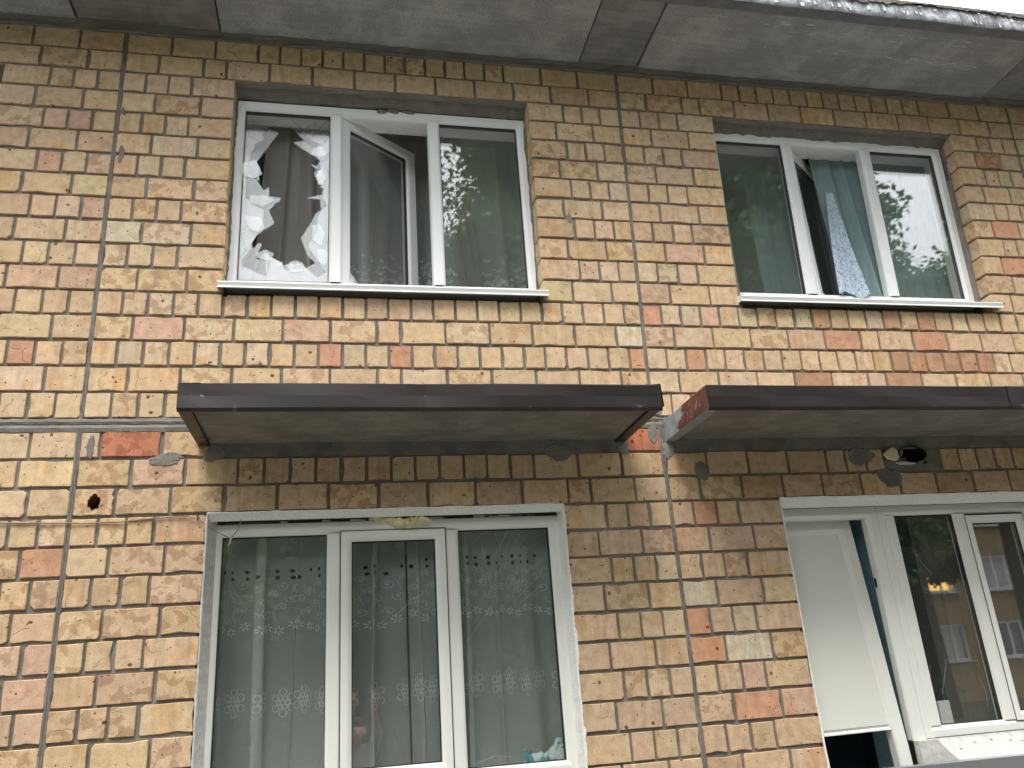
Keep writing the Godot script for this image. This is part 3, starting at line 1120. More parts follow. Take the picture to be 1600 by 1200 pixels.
# mortar worked into the corner between the brick opening and the window frame
func fillets(parent: Node, x0: float, x1: float, y0: float, y1: float, zf: float, m_: Material) -> void:
	for side in [[V(x0, y0), V(x0, y1), V(1, 0)], [V(x1, y0), V(x1, y1), V(-1, 0)], [V(x0, y1), V(x1, y1), V(0, -1)]]:
		var m := Mesher.new()
		var prev := []
		var a: Vector2 = side[0]
		var b: Vector2 = side[1]
		var d: Vector2 = side[2]
		var head: bool = d.y != 0.0
		var n := int((b - a).length() / 0.035)
		for k in n + 1:
			var p := a.lerp(b, float(k) / n)
			var wob := 0.5 + 0.3 * sin(k * 0.37 + a.x) * sin(k * 0.11 + 1.3) + R(-0.2, 0.2)
			var reach := (0.036 + 0.018 * wob + R(-0.006, 0.006)) if head else (0.004 + 0.012 * wob + R(-0.003, 0.003))
			var start := (zf + 0.052 + 0.02 * wob + R(-0.008, 0.008)) if head else (zf + 0.020 + R(-0.008, 0.008))
			var g := []
			for q in [[-0.012, start + 0.004], [0.0005, start], [reach * 0.35, start - (start - zf) * 0.25 + R(-0.003, 0.003)], [reach * 0.8, zf + 0.012 + R(-0.003, 0.003)], [reach, zf + 0.003], [reach, zf - 0.03]]:
				var o: Vector2 = p + d * q[0]
				g.append(Vector3(o.x, o.y, q[1]))
			if prev.size():
				for j in g.size() - 1:
					m.quad(prev[j], prev[j + 1], g[j + 1], g[j])
			prev = g
		part("mortar_fillet", m, m_, parent)


# plastered inner linings and the board inside
func linings(parent: Node, x0: float, x1: float, y0: float, y1: float, z: float, head: float, m_: Material) -> void:
	var m := Mesher.new()
	m.box(Vector3(x0 - 0.03, head, -0.298), Vector3(x1 + 0.03, y1 + 0.012, z))
	m.box(Vector3(x0 - 0.03, y0, -0.298), Vector3(x0 + 0.012, head, z))
	m.box(Vector3(x1 - 0.012, y0, -0.298), Vector3(x1 + 0.03, head, z))
	part("inner_lining", m, m_, parent)
	m = Mesher.new()
	m.box(Vector3(x0 - 0.03, y0 + 0.002, -0.298), Vector3(x1 + 0.03, y0 + 0.030, z))
	m.soft_box(Vector3(x0 - 0.06, y0 + 0.032, -0.40), Vector3(x1 + 0.06, y0 + 0.052, z - 0.004), 0.004)
	part("inner_sill", m, M.upvc, parent)
	m = Mesher.new()
	m.box(Vector3(x0 - 0.03, y0 - 0.11, -0.298), Vector3(x1 + 0.03, y0 + 0.001, z - 0.004))
	part("sub_sill", m, M.mortar, parent)


func window(label: String, x0: float, y0: float, x1: float, y1: float, z: float) -> Node3D:
	return section("window", house, Vector3((x0 + x1) / 2, Y0 + y0, z), label)


func smashed_pane(w: Node3D, x0: float, y0: float, x1: float, y1: float, z: float) -> void:
	var near := [V(-2.349, -0.374), V(-2.276, -0.421), V(-2.405, -0.652), V(-2.379, -0.692), V(-2.390, -0.734), V(-2.379, -0.775), V(-2.390, -0.790), V(-2.352, -0.855), V(-2.321, -0.830), V(-2.317, -0.894), V(-2.247, -0.904), V(-2.256, -0.931), V(-2.279, -0.944), V(-2.293, -0.970), V(-2.314, -0.992), V(-2.308, -1.020), V(-2.279, -1.087), V(-2.380, -1.176), V(-2.408, -1.235), V(-2.399, -1.271), V(-2.369, -1.228), V(-2.347, -1.238), V(-2.383, -1.330), V(-2.364, -1.347), V(-2.338, -1.301), V(-2.324, -1.292), V(-2.301, -1.299), V(-2.305, -1.322), V(-2.276, -1.331), V(-2.243, -1.352), V(-2.224, -1.354), V(-2.223, -1.377)]
	near.append_array([V(-2.189, -1.377), V(-2.182, -1.352), V(-2.143, -1.340), V(-2.107, -1.355), V(-2.085, -1.390), V(-2.031, -1.354), V(-2.079, -1.301), V(-2.120, -1.186), V(-2.060, -1.070), V(-2.036, -1.008), V(-1.998, -0.974), V(-2.006, -0.946), V(-2.006, -0.902), V(-2.092, -0.895), V(-2.002, -0.866), V(-1.988, -0.821), V(-2.016, -0.808), V(-2.000, -0.795), V(-2.023, -0.773), V(-2.045, -0.729), V(-2.047, -0.700), V(-2.027, -0.683), V(-2.072, -0.642), V(-2.034, -0.656), V(-2.010, -0.612), V(-2.078, -0.562), V(-2.124, -0.529), V(-2.184, -0.484), V(-2.115, -0.465), V(-2.192, -0.375)])
	var far := [V(-2.384, -0.423), V(-2.360, -0.455), V(-2.432, -0.507), V(-2.424, -0.534), V(-2.448, -0.563), V(-2.443, -0.593), V(-2.470, -0.673), V(-2.465, -0.761), V(-2.464, -0.890), V(-2.434, -0.928), V(-2.349, -0.987), V(-2.352, -1.078), V(-2.385, -1.164), V(-2.413, -1.221), V(-2.420, -1.271), V(-2.466, -1.344), V(-2.462, -1.377), V(-2.377, -1.422), V(-2.316, -1.450), V(-2.323, -1.371), V(-2.331, -1.290), V(-2.304, -1.310), V(-2.230, -1.351), V(-2.215, -1.403), V(-2.083, -1.383), V(-2.016, -1.443), V(-1.965, -1.402)]
	far.append_array([V(-1.998, -1.354), V(-2.077, -1.229), V(-2.021, -1.113), V(-2.022, -1.027), V(-1.998, -0.967), V(-1.964, -0.930), V(-1.990, -0.885), V(-1.986, -0.814), V(-2.001, -0.782), V(-2.039, -0.715), V(-2.007, -0.659), V(-2.011, -0.610), V(-2.034, -0.551), V(-2.030, -0.513), V(-2.005, -0.474), V(-2.066, -0.442), V(-2.211, -0.290), V(-2.311, -0.311)])
	for layer in [[near, z - 0.024, "outer pane with a jagged hole, mirrored sky tinted white into its shards", "shard"], [far, z - 0.044, "inner pane broken away further than the outer one", "shard_sky_white"]]:
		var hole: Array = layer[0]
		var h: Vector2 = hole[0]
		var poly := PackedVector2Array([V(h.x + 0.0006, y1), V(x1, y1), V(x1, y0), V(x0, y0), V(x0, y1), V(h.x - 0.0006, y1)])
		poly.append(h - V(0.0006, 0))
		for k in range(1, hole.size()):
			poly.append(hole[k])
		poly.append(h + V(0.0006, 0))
		# clear under the head of the frame, mirrored sky tinted white below
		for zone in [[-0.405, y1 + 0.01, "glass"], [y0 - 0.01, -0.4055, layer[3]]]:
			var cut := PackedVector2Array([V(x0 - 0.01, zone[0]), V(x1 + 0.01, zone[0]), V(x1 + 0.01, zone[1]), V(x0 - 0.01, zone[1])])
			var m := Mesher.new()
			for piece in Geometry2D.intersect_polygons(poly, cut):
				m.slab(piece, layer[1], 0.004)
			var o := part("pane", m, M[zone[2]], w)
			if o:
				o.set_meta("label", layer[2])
	# splinters that still hang in the pane, each a little out of its plane
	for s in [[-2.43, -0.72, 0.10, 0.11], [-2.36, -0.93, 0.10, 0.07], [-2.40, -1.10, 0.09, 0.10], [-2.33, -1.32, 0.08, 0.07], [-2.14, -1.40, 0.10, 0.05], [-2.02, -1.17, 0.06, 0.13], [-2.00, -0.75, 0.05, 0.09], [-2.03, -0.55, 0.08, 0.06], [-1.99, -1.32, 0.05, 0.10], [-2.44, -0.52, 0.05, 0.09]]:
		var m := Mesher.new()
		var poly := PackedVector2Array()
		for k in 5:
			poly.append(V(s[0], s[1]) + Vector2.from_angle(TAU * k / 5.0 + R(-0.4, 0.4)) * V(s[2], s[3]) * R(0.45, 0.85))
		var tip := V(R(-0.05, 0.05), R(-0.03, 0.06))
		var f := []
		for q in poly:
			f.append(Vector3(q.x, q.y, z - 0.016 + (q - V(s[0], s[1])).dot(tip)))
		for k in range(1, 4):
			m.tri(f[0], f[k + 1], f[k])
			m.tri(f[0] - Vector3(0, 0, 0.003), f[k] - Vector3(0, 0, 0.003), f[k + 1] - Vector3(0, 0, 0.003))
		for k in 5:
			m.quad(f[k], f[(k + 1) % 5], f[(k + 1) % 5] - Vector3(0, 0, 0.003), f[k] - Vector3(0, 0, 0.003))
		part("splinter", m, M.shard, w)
	# fractures that run from the hole towards the frame
	var c := V(-2.2, -0.95)
	for k in 30:
		var hole: Array = near if k % 2 else far
		var a: Vector2 = hole[(k * 7 + 3) % hole.size()]
		if a.y > -0.40:
			continue
		var d := (a - c).normalized()
		var pts := [a]
		var p := a
		for s in 9:
			p += d.rotated(R(-0.25, 0.25)) * 0.05
			if p.x < x0 or p.x > x1 or p.y < y0 or p.y > y1:
				break
			pts.append(p)
		if pts.size() > 1:
			crack(w, pts, z - 0.0225, 0.0007, M.crack_dark if k % 3 == 0 else M.crack_light)
	for k in 8:
		var a0 := R(2.4, 4.4) if k % 2 else R(5.3, 7.2)
		var r := R(0.30, 0.42)
		var pts := []
		for s in 7:
			var p := c + Vector2.from_angle(a0 + s * 0.07) * V(r * 0.72, r * 1.25)
			if p.x > x0 and p.x < x1 and p.y > y0 and p.y < y1 and (p.x < -2.38 or p.x > -2.02):
				pts.append(p)
		if pts.size() > 1:
			crack(w, pts, z - 0.0223, 0.0006, M.crack_dark)
	for pts in [[V(-2.318, -0.340), V(-2.265, -0.298), V(-2.194, -0.308), V(-2.158, -0.352), V(-2.111, -0.404)], [V(-2.156, -0.414), V(-2.077, -0.345), V(-1.991, -0.287)], [V(-2.115, -0.461), V(-2.034, -0.516), V(-1.958, -0.560)], [V(-2.065, -0.450), V(-2.041, -0.392), V(-1.961, -0.285)], [V(-2.476, -0.353), V(-2.378, -0.333), V(-2.308, -0.339)]]:
		crack(w, pts, z - 0.0225, 0.0009, M.crack_dark)


func upper_windows() -> void:
	var z := -0.118
	var w := window("upper left window with a smashed left pane and open middle casement", -2.548, -1.555, -0.640, -0.205, z)
	frame(w, -2.548, -1.555, -0.640, -0.205, z, 0.065, M.upvc)
	mullion(w, -1.910, 0.082, -1.492, -0.268, z, M.upvc)
	mullion(w, -1.274, 0.080, -1.492, -0.268, z, M.upvc)
	var m := Mesher.new()
	m.ring(-2.485, -1.492, -1.949, -0.268, [V(0.0, z - 0.019), V(0.004, z - 0.0192), V(0.007, z - 0.022), V(0.007, z - 0.050), V(0.0, z - 0.050)])
	part("glazing_seal", m, M.bead_seal, w)
	smashed_pane(w, -2.484, -1.491, -1.950, -0.269, z)
	glazing(w, -1.235, -1.491, -0.704, -0.269, z, "glass")
	open_sash(w, Vector3(-1.872, -0.9, z - 0.020), 0.625, -1.515, -0.250, deg_to_rad(36.0), "glass")
	metal_sill(w, -2.562, -0.628, -1.602)
	fillets(w, -2.5405, -0.6445, -1.60, -0.150, z, M.mortar_dark)
	linings(w, -2.548, -0.640, -1.555, -0.205, z - 0.067, -0.252, M.plaster)
	# clots of mortar that squeezed over the head of the frame
	for s in [[-1.620, -0.222, 0.030, 0.016], [-1.545, -0.212, 0.038, 0.018], [-1.44, -0.214, 0.045, 0.010]]:
		smear(w, V(s[0], s[1] + 0.004), V(s[2], s[3]), M.mortar_dark, "mortar_clot", z + 0.010)
	w = window("upper right window with teal curtains and an open middle casement", 0.700, -1.540, 2.612, -0.182, z)
	frame(w, 0.700, -1.540, 2.612, -0.182, z, 0.066, M.upvc)
	mullion(w, 1.322, 0.090, -1.476, -0.246, z, M.upvc)
	mullion(w, 1.966, 0.090, -1.476, -0.246, z, M.upvc)
	glazing(w, 0.765, -1.475, 1.278, -0.247, z, "glass")
	glazing(w, 2.010, -1.475, 2.548, -0.247, z, "glass")
	open_sash(w, Vector3(1.366, -0.86, z - 0.020), 0.630, -1.498, -0.232, deg_to_rad(38.0), "glass")
	metal_sill(w, 0.680, 2.665, -1.600)
	fillets(w, 0.6895, 2.6365, -1.60, -0.150, z, M.mortar_dark)
	linings(w, 0.700, 2.612, -1.540, -0.182, z - 0.067, -0.232, M.plaster)
	m = Mesher.new()
	m.bar(V(2.600, -1.54), V(2.600, -0.5), [V(0.0, z - 0.01), V(0.012, z + 0.022), V(0.034, z + 0.024), V(0.036, z)])
	part("foam_bead", m, M.mortar, w)
	w = window("neighbouring upper window cut off by the left edge", -5.74, -1.555, -3.85, -0.205, z)
	frame(w, -5.745, -1.555, -3.850, -0.205, z, 0.065, M.upvc)
	mullion(w, -5.11, 0.082, -1.492, -0.268, z, M.upvc)
	mullion(w, -4.47, 0.082, -1.492, -0.268, z, M.upvc)
	for s in [[-5.68, -5.15], [-5.07, -4.51], [-4.43, -3.914]]:
		glazing(w, s[0], -1.491, s[1], -0.269, z, "glass", 1)
	metal_sill(w, -5.76, -3.838, -1.602)
	fillets(w, -5.7395, -3.8585, -1.60, -0.150, z, M.mortar_dark)
	linings(w, -5.745, -3.850, -1.555, -0.205, z - 0.067, -0.252, M.plaster)


# painted plaster on the sides of an opening: it starts ragged on the brick face and runs in to the frame
func painted_reveal(parent: Node, a: Vector2, b: Vector2, inward: Vector2, splay: float, z_in: float, m_: Material, ragged := 0.008) -> void:
	var m := Mesher.new()
	var n := int((b - a).length() / 0.022)
	var prev := []
	var over := 0.004
	for k in n + 1:
		var p := a.lerp(b, float(k) / n)
		if rng.randf() < 0.3:
			over = absf(R(-1, 1) * R(0.2, 1)) * ragged + 0.001
		var g := []
		for q in [[-over - 0.001, -0.004], [-over, 0.0028 + R(0, 0.001)], [0.001, 0.0045 + R(-0.001, 0.001)], [0.006 + R(-0.001, 0.001), 0.001], [splay * 0.55 + R(-0.0012, 0.0012), z_in * 0.5], [splay, z_in]]:
			var o: Vector2 = p + inward * q[0]
			g.append(Vector3(o.x, o.y, q[1]))
		if prev.size():
			for j in g.size() - 1:
				m.quad(prev[j], prev[j + 1], g[j + 1], g[j])
		prev = g
	part("plaster_reveal", m, m_, parent)


func lower_windows() -> void:
	var z := -0.092
	var w := window("lower left window with lace curtains, cracked right pane and torn foam", -2.545, -4.300, -0.648, -2.957, z)
	frame(w, -2.545, -4.300, -0.648, -2.957, z, 0.066, M.upvc_aged)
	mullion(w, -1.903, 0.080, -4.236, -3.021, z, M.upvc_aged)
	mullion(w, -1.271, 0.078, -4.236, -3.021, z, M.upvc_aged)
	glazing(w, -2.480, -4.235, -1.942, -3.022, z, "glass_dusty")
	glazing(w, -1.233, -4.235, -0.713, -3.022, z, "glass_dusty")
	var m := Mesher.new()
	m.ring(-1.868, -4.246, -1.306, -3.012, [V(0.0, z - 0.03), V(0.0, z + 0.005), V(0.004, z + 0.009), V(0.034, z + 0.009), V(0.040, z + 0.006), V(0.052, z - 0.004), V(0.056, z - 0.010), V(0.056, z - 0.06), V(0.0, z - 0.03)])
	part("sash", m, M.upvc_aged, w)
	m = Mesher.new()
	m.ring(-1.873, -4.251, -1.301, -3.007, [V(0.0, z + 0.0005), V(0.008, z + 0.0008)])
	part("sash_gap", m, M.bead_seal, w)
	glazing(w, -1.812, -4.190, -1.362, -3.068, z + 0.009, "glass_dusty")
	painted_reveal(w, V(-2.546, -4.6), V(-2.546, -2.912), V(1, 0), 0.040, z - 0.002, M.plaster_worn, 0.010)
	painted_reveal(w, V(-0.639, -2.912), V(-0.639, -4.6), V(-1, 0), 0.022, z - 0.002, M.plaster, 0.016)
	painted_reveal(w, V(-2.546, -2.911), V(-0.639, -2.911), V(0, -1), 0.040, -0.030, M.plaster, 0.006)
	linings(w, -2.545, -0.648, -4.300, -2.957, z - 0.067, -3.000, M.plaster)
	# the gap that opened above the frame, and what hangs out of it
	m = Mesher.new()
	m.box(Vector3(-2.54, -2.958, -0.20), Vector3(-0.65, -2.925, -0.150))
	part("packing", m, M.mortar, w)
	for k in 34:
		var x := R(-2.44, -0.67)
		if x > -1.75 and x < -1.45 or x < -2.2 and k % 3:
			continue
		m = Mesher.new()
		var l := R(0.012, 0.05)
		var h := R(0.004, 0.012)
		m.quad(Vector3(x - l, -2.956, -0.094), Vector3(x - l * R(0.5, 1), -2.956 + h, -0.096), Vector3(x + l, -2.956 + h * R(0.5, 1), -0.095), Vector3(x + l * 0.8, -2.957, -0.093))
		part("plaster_crumb", m, M.plaster_worn if k % 3 else M.mortar_dark, w)
	foam_strip(w)
	for pts in [[V(-1.077, -3.235), V(-1.000, -3.120), V(-0.944, -3.030)], [V(-0.987, -3.181), V(-0.924, -3.055)], [V(-0.945, -3.162), V(-0.876, -3.046)], [V(-0.893, -3.132), V(-0.829, -3.048)], [V(-0.857, -3.160), V(-0.771, -3.060)], [V(-0.857, -3.271), V(-0.777, -3.205)], [V(-0.912, -3.321), V(-0.824, -3.235)], [V(-0.912, -3.398), V(-0.784, -3.290)], [V(-0.887, -3.425), V(-0.777, -3.337)], [V(-0.968, -3.354), V(-0.902, -3.253)], [V(-1.096, -3.108), V(-1.093, -3.188)], [V(-1.144, -3.096), V(-1.087, -3.034)], [V(-1.001, -3.154), V(-0.983, -3.080)], [V(-0.925, -3.356), V(-0.856, -3.292)], [V(-0.823, -3.150), V(-0.786, -3.109)], [V(-0.820, -3.257), V(-0.755, -3.196)], [V(-1.21, -3.62), V(-1.06, -3.44), V(-1.03, -3.36)], [V(-1.20, -4.215), V(-1.09, -4.185), V(-1.0, -4.195)]]:
		crack(w, pts, z - 0.0228, 0.0008, M.crack_light)
	for pts in [[V(-1.60, -3.47), V(-1.50, -3.40), V(-1.41, -3.395)], [V(-1.52, -3.395), V(-1.44, -3.36)]]:
		crack(w, pts, z - 0.0138, 0.0008, M.crack_light)
	# an L-shaped front: balcony door and window in one white frame
	z = -0.100
	w = window("lower right white window beside the balcony door, left pane cracked", 1.395, -4.296, 2.53, -2.957, z)
	frame(w, 1.396, -4.296, 2.532, -2.957, z, 0.062, M.upvc_aged)
	m = Mesher.new()
	m.soft_box(Vector3(1.448, -4.236, z - 0.06), Vector3(1.515, -3.020, z - 0.002), 0.006)
	part("wide_stile", m, M.upvc_aged, w)
	mullion(w, 1.984, 0.092, -4.236, -3.020, z, M.upvc_aged)
	glazing(w, 1.516, -4.234, 1.938, -3.021, z, "glass_dusty")
	m = Mesher.new()
	m.ring(2.016, -4.244, 2.440, -3.034, [V(0.0, z - 0.03), V(0.0, z + 0.004), V(0.004, z + 0.008), V(0.030, z + 0.008), V(0.036, z + 0.005), V(0.046, z - 0.006), V(0.050, z - 0.012), V(0.050, z - 0.06), V(0.0, z - 0.03)])
	part("sash", m, M.upvc_aged, w)
	m = Mesher.new()
	m.ring(2.011, -4.249, 2.445, -3.029, [V(0.0, z + 0.0005), V(0.007, z + 0.0008)])
	part("sash_gap", m, M.bead_seal, w)
	glazing(w, 2.066, -4.194, 2.390, -3.084, z + 0.008, "glass_dusty")
	crack(w, [V(1.582, -3.100), V(1.621, -3.139), V(1.689, -3.213), V(1.761, -3.313), V(1.832, -3.391), V(1.886, -3.441), V(1.912, -3.480), V(1.919, -3.512)], z - 0.0228, 0.0016, M.crack_dark)
	for pts in [[V(1.60, -3.22), V(1.66, -3.33), V(1.70, -3.38)], [V(1.58, -4.07), V(1.62, -3.98), V(1.66, -3.88)], [V(1.53, -3.97), V(1.545, -3.90)], [V(1.59, -4.15), V(1.585, -4.08)], [V(1.86, -4.16), V(1.875, -4.08), V(1.85, -3.99)]]:
		crack(w, pts, z - 0.0226, 0.0009, M.crack_light)
	m = Mesher.new()
	m.box(Vector3(1.47, -4.60, -0.298), Vector3(2.60, -4.296, z - 0.02))
	part("parapet", m, M.plaster, w)
	# the sloping plaster sill and its broken left end
	m = Mesher.new()
	var prev := []
	for k in 30:
		var t := k / 29.0
		var x := lerpf(1.452, 2.56, t)
		var g := [Vector3(x, -4.296, z + 0.012), Vector3(x, -4.306 + R(-0.002, 0.002), z + 0.016), Vector3(x + 0.020 * (1.0 - t), -4.352 + R(-0.0015, 0.0015), -0.045), Vector3(x + 0.040 * (1.0 - t), -4.405 + R(-0.003, 0.003), 0.006), Vector3(x + 0.040 * (1.0 - t), -4.44, 0.004)]
		if k == 0:
			for j in g.size() - 1:
				m.quad(g[j], g[j + 1], Vector3(g[j + 1].x, -4.45, g[j + 1].z), Vector3(g[j].x, -4.45, g[j].z))
		else:
			for j in g.size() - 1:
				m.quad(prev[j], prev[j + 1], g[j + 1], g[j])
		prev = g
	part("plaster_sill", m, M.plaster_worn, w)
	m = Mesher.new()
	m.slab(PackedVector2Array([V(1.395, -4.30), V(1.448, -4.296), V(1.448, -4.330), V(1.470, -4.41), V(1.470, -4.46), V(1.322, -4.46), V(1.322, -4.30)]), z + 0.03, 0.10)
	part("sill_stub", m, M.plaster_worn, w)
	for k in 7:
		m = Mesher.new()
		var p := Vector3(R(1.55, 2.3), R(-4.37, -4.315), -0.06)
		p.z = lerpf(-0.08, -0.005, (-4.306 - p.y) / 0.10) + 0.004
		m.slab(PackedVector2Array([V(p.x, p.y), V(p.x + R(0.002, 0.008), p.y + R(0.001, 0.004)), V(p.x + R(0.004, 0.012), p.y - R(0.001, 0.004))]), p.z + 0.003, 0.008)
		part("grit", m, M.mortar_dark, w)
	var d := section("balcony_door", house, Vector3(1.01, Y0 - 5.12, z), "white balcony door leaning inwards, lower panel missing")
	m = Mesher.new()
	m.ring(0.700, -5.16, 1.394, -2.957, frame_prof(z, 0.072))
	part("frame", m, M.upvc_aged, d)
	painted_reveal(d, V(0.697, -4.9), V(0.697, -2.912), V(1, 0), 0.012, z - 0.004, M.plaster, 0.005)
	painted_reveal(d, V(0.697, -2.911), V(2.56, -2.911), V(0, -1), 0.058, -0.034, M.plaster, 0.004)
	# the leaf turns about its foot: its head leans into the room
	var foot := Vector3(0, Y0 - 5.12, -0.060) - at_of(d)
	var lean_in := -deg_to_rad(4.1)
	m = Mesher.new()
	m.ring(0.716, 0.0, 1.296, 2.100, [V(0.0, -0.070), V(0.0, -0.004), V(0.004, 0.0), V(0.064, 0.0), V(0.070, -0.004), V(0.076, -0.014), V(0.076, -0.070), V(0.0, -0.070)])
	var leaf := put("leaf", m.mesh(), M.upvc_aged, d, foot)
	leaf.rotation = Vector3(lean_in, 0, 0.012)
	m = Mesher.new()
	m.soft_box(Vector3(0.790, 0.893, -0.050), Vector3(1.222, 2.025, -0.016), 0.004)
	put("door_panel", m.mesh(), M.door_panel, d, foot).rotation = Vector3(lean_in, 0, 0.012)
	m = Mesher.new()
	m.ring(0.7885, 0.874, 1.2235, 2.0275, [V(0.0, -0.010), V(0.006, -0.0095), V(0.018, -0.0145), V(0.018, -0.03), V(0.0, -0.03)])
	put("bead", m.mesh(), M.upvc_aged, d, foot).rotation = Vector3(lean_in, 0, 0.012)
	m = Mesher.new()
	m.ring(0.786, 0.90, 1.226, 2.0295, [V(0.0, -0.0118), V(0.0025, -0.0118)])
	put("panel_seal", m.mesh(), M.bead_seal, d, foot).rotation = Vector3(lean_in, 0, 0.012)
	m = Mesher.new()
	m.tube([Vector3(1.345, -3.42, z - 0.05), Vector3(1.330, -3.42, z - 0.05)], 0.008, 0.008)
	m.box(Vector3(1.322, -3.445, z - 0.064), Vector3(1.330, -3.39, z - 0.040))
	part("keep_plate", m, M.steel, d)
	m = Mesher.new()
	m.box(Vector3(1.400, -5.10, -0.62), Vector3(1.49, -2.985, -0.168))
	part("inner_post", m, M.blue_paint, d)
	# bent steel angle across the foot of door and window
	var s := section("steel_angle", house, Vector3(1.8, Y0 - 4.47, 0.03), "grey steel edging below the door and sill")
	m = Mesher.new()
	m.bar(V(0.92, -4.405), V(2.9, -4.405), [V(0.0, 0.012), V(0.0, 0.046), V(0.004, 0.050), V(0.070, 0.053), V(0.072, 0.049), V(0.006, 0.044), V(0.006, 0.012)])
	part("edging", m, M.steel, s)


# polyurethane foam torn out of the gap over the lower left window
func foam_strip(w: Node3D) -> void:
	var m := Mesher.new(true)
	var a := Vector3(-1.72, -2.948, -0.112)
	var b := Vector3(-1.385, -2.984, -0.020)
	var n := 26
	var sides := 9
	var rings := []
	for k in n + 1:
		var t := float(k) / n
		var c := a.lerp(b, t) + Vector3(0, 0.010 * sin(t * 9.0), 0.006 * sin(t * 5.0))
		var r := 0.030 * sin(clampf(t * 0.85 + 0.10, 0, 1) * PI) + 0.005
		var q := []
		for j in sides:
			var an := TAU * j / sides
			var rr := r * R(0.6, 1.35)
			q.append(c + Vector3(0.2 * rr * cos(an), rr * 0.75 * sin(an), rr * cos(an)))
		rings.append(q)
	for k in n:
		for j in sides:
			var i := (j + 1) % sides
			m.quad(rings[k][j], rings[k][i], rings[k + 1][i], rings[k + 1][j])
	m.tube([Vector3(-1.545, -2.965, -0.055), Vector3(-1.545, -2.990, -0.052), Vector3(-1.547, -3.006, -0.050)], 0.006, 0.002, 5)
	var p := part("foam_strip", m, M.foam, w)
	p.set_meta("label", "torn strip of yellow expanding foam")


func vent() -> void:
	var v := section("vent_pipe", house, Vector3(1.661, Y0 - 2.655, 0.0), "dark vent pipe end in a broken hole under the right canopy")
	var c := Vector3(1.661, -2.655, 0)
	var m := Mesher.new(true)
	var n := 28
	var prof := [[1.0, -0.26], [1.0, 0.010], [1.03, 0.018], [1.08, 0.016], [1.10, 0.004], [1.10, -0.02]]
	for k in n:
		for j in prof.size() - 1:
			var p := []
			for q in [[k, j], [k, j + 1], [k + 1, j + 1], [k + 1, j]]:
				var d := Vector2.from_angle(-TAU * q[0] / n)
				var f: Array = prof[q[1]]
				p.append(c + Vector3(d.x * 0.093 * f[0], d.y * 0.050 * f[0], f[1]))
			m.quad(p[0], p[1], p[2], p[3])
	m.tube([c + Vector3(0.015, -0.052, 0.012), c + Vector3(0.016, -0.066, 0.013)], 0.007, 0.003)
	part("pipe", m, M.pipe_iron, v)
	m = Mesher.new()
	m.box(c + Vector3(-0.11, -0.06, -0.29), c + Vector3(0.11, 0.06, -0.262))
	part("back", m, M.mortar, v)
	m = Mesher.new()
	m.quad(c + Vector3(-0.055, -0.022, -0.06), c + Vector3(-0.060, -0.012, -0.05), c + Vector3(-0.008, -0.010, -0.05), c + Vector3(-0.012, -0.024, -0.06))
	part("shard", m, M.plaster, v)
	# mortar packed round the pipe
	m = Mesher.new()
	n = 30
	var outer := []
	var inner := []
	for k in n:
		var d := Vector2.from_angle(-TAU * k / n)
		var far := V(0.140, 0.072) * R(0.86, 1.10)
		outer.append(c + Vector3(d.x * far.x, d.y * far.y, -0.013))
		inner.append([c + Vector3(d.x * far.x * 0.96, d.y * far.y * 0.96, -0.002), c + Vector3(d.x * 0.100, d.y * 0.055, 0.003), c + Vector3(d.x * 0.098, d.y * 0.053, -0.05)])
	for k in n:
		var j := (k + 1) % n
		m.quad(outer[k], outer[j], inner[j][0], inner[k][0])
		m.quad(inner[k][0], inner[j][0], inner[j][1], inner[k][1])
		m.quad(inner[k][1], inner[j][1], inner[j][2], inner[k][2])
	part("packing", m, M.mortar, v)
	var f := smear(v, V(1.515, -2.655), V(0.060, 0.036), M.foam, "foam_patch", 0.016)
	f.set_meta("label", "pale foam patch left of the pipe")
	smear(v, V(1.60, -2.712), V(0.07, 0.010), M.plaster_worn, "foam_patch", 0.008)


# ------------------------------------------------------------------ rooms and what is in them
func room(x0: float, x1: float, y0: float, y1: float, wall: Material, deep: float) -> void:
	var r := section("room", house, Vector3((x0 + x1) / 2, Y0 + y0, -1.5))
	var m := Mesher.new()
	m.box(Vector3(x0, y0 - 0.10, -deep), Vector3(x1, y0, -0.301))
	part("floor", m, M.room_floor, r)
	m = Mesher.new()
	m.box(Vector3(x0, y1, -deep), Vector3(x1, y1 + 0.10, -0.301))
	part("ceiling", m, M.room_ceiling, r)
	for q in [[x0 - 0.05, x0 + 0.03, -deep, -0.301], [x1 - 0.03, x1 + 0.05, -deep, -0.301], [x0 + 0.031, x1 - 0.031, -deep - 0.1, -deep]]:
		m = Mesher.new()
		m.box(Vector3(q[0], y0 + 0.001, q[2]), Vector3(q[1], y1 - 0.001, q[3]))
		part("room_wall", m, wall, r)


# a pleat where the cloth doubles back on itself
func gather(u: float, at: float, half: float, much: float) -> float:
	var d := (u - at) / half
	return -much * d * exp(-d * d)


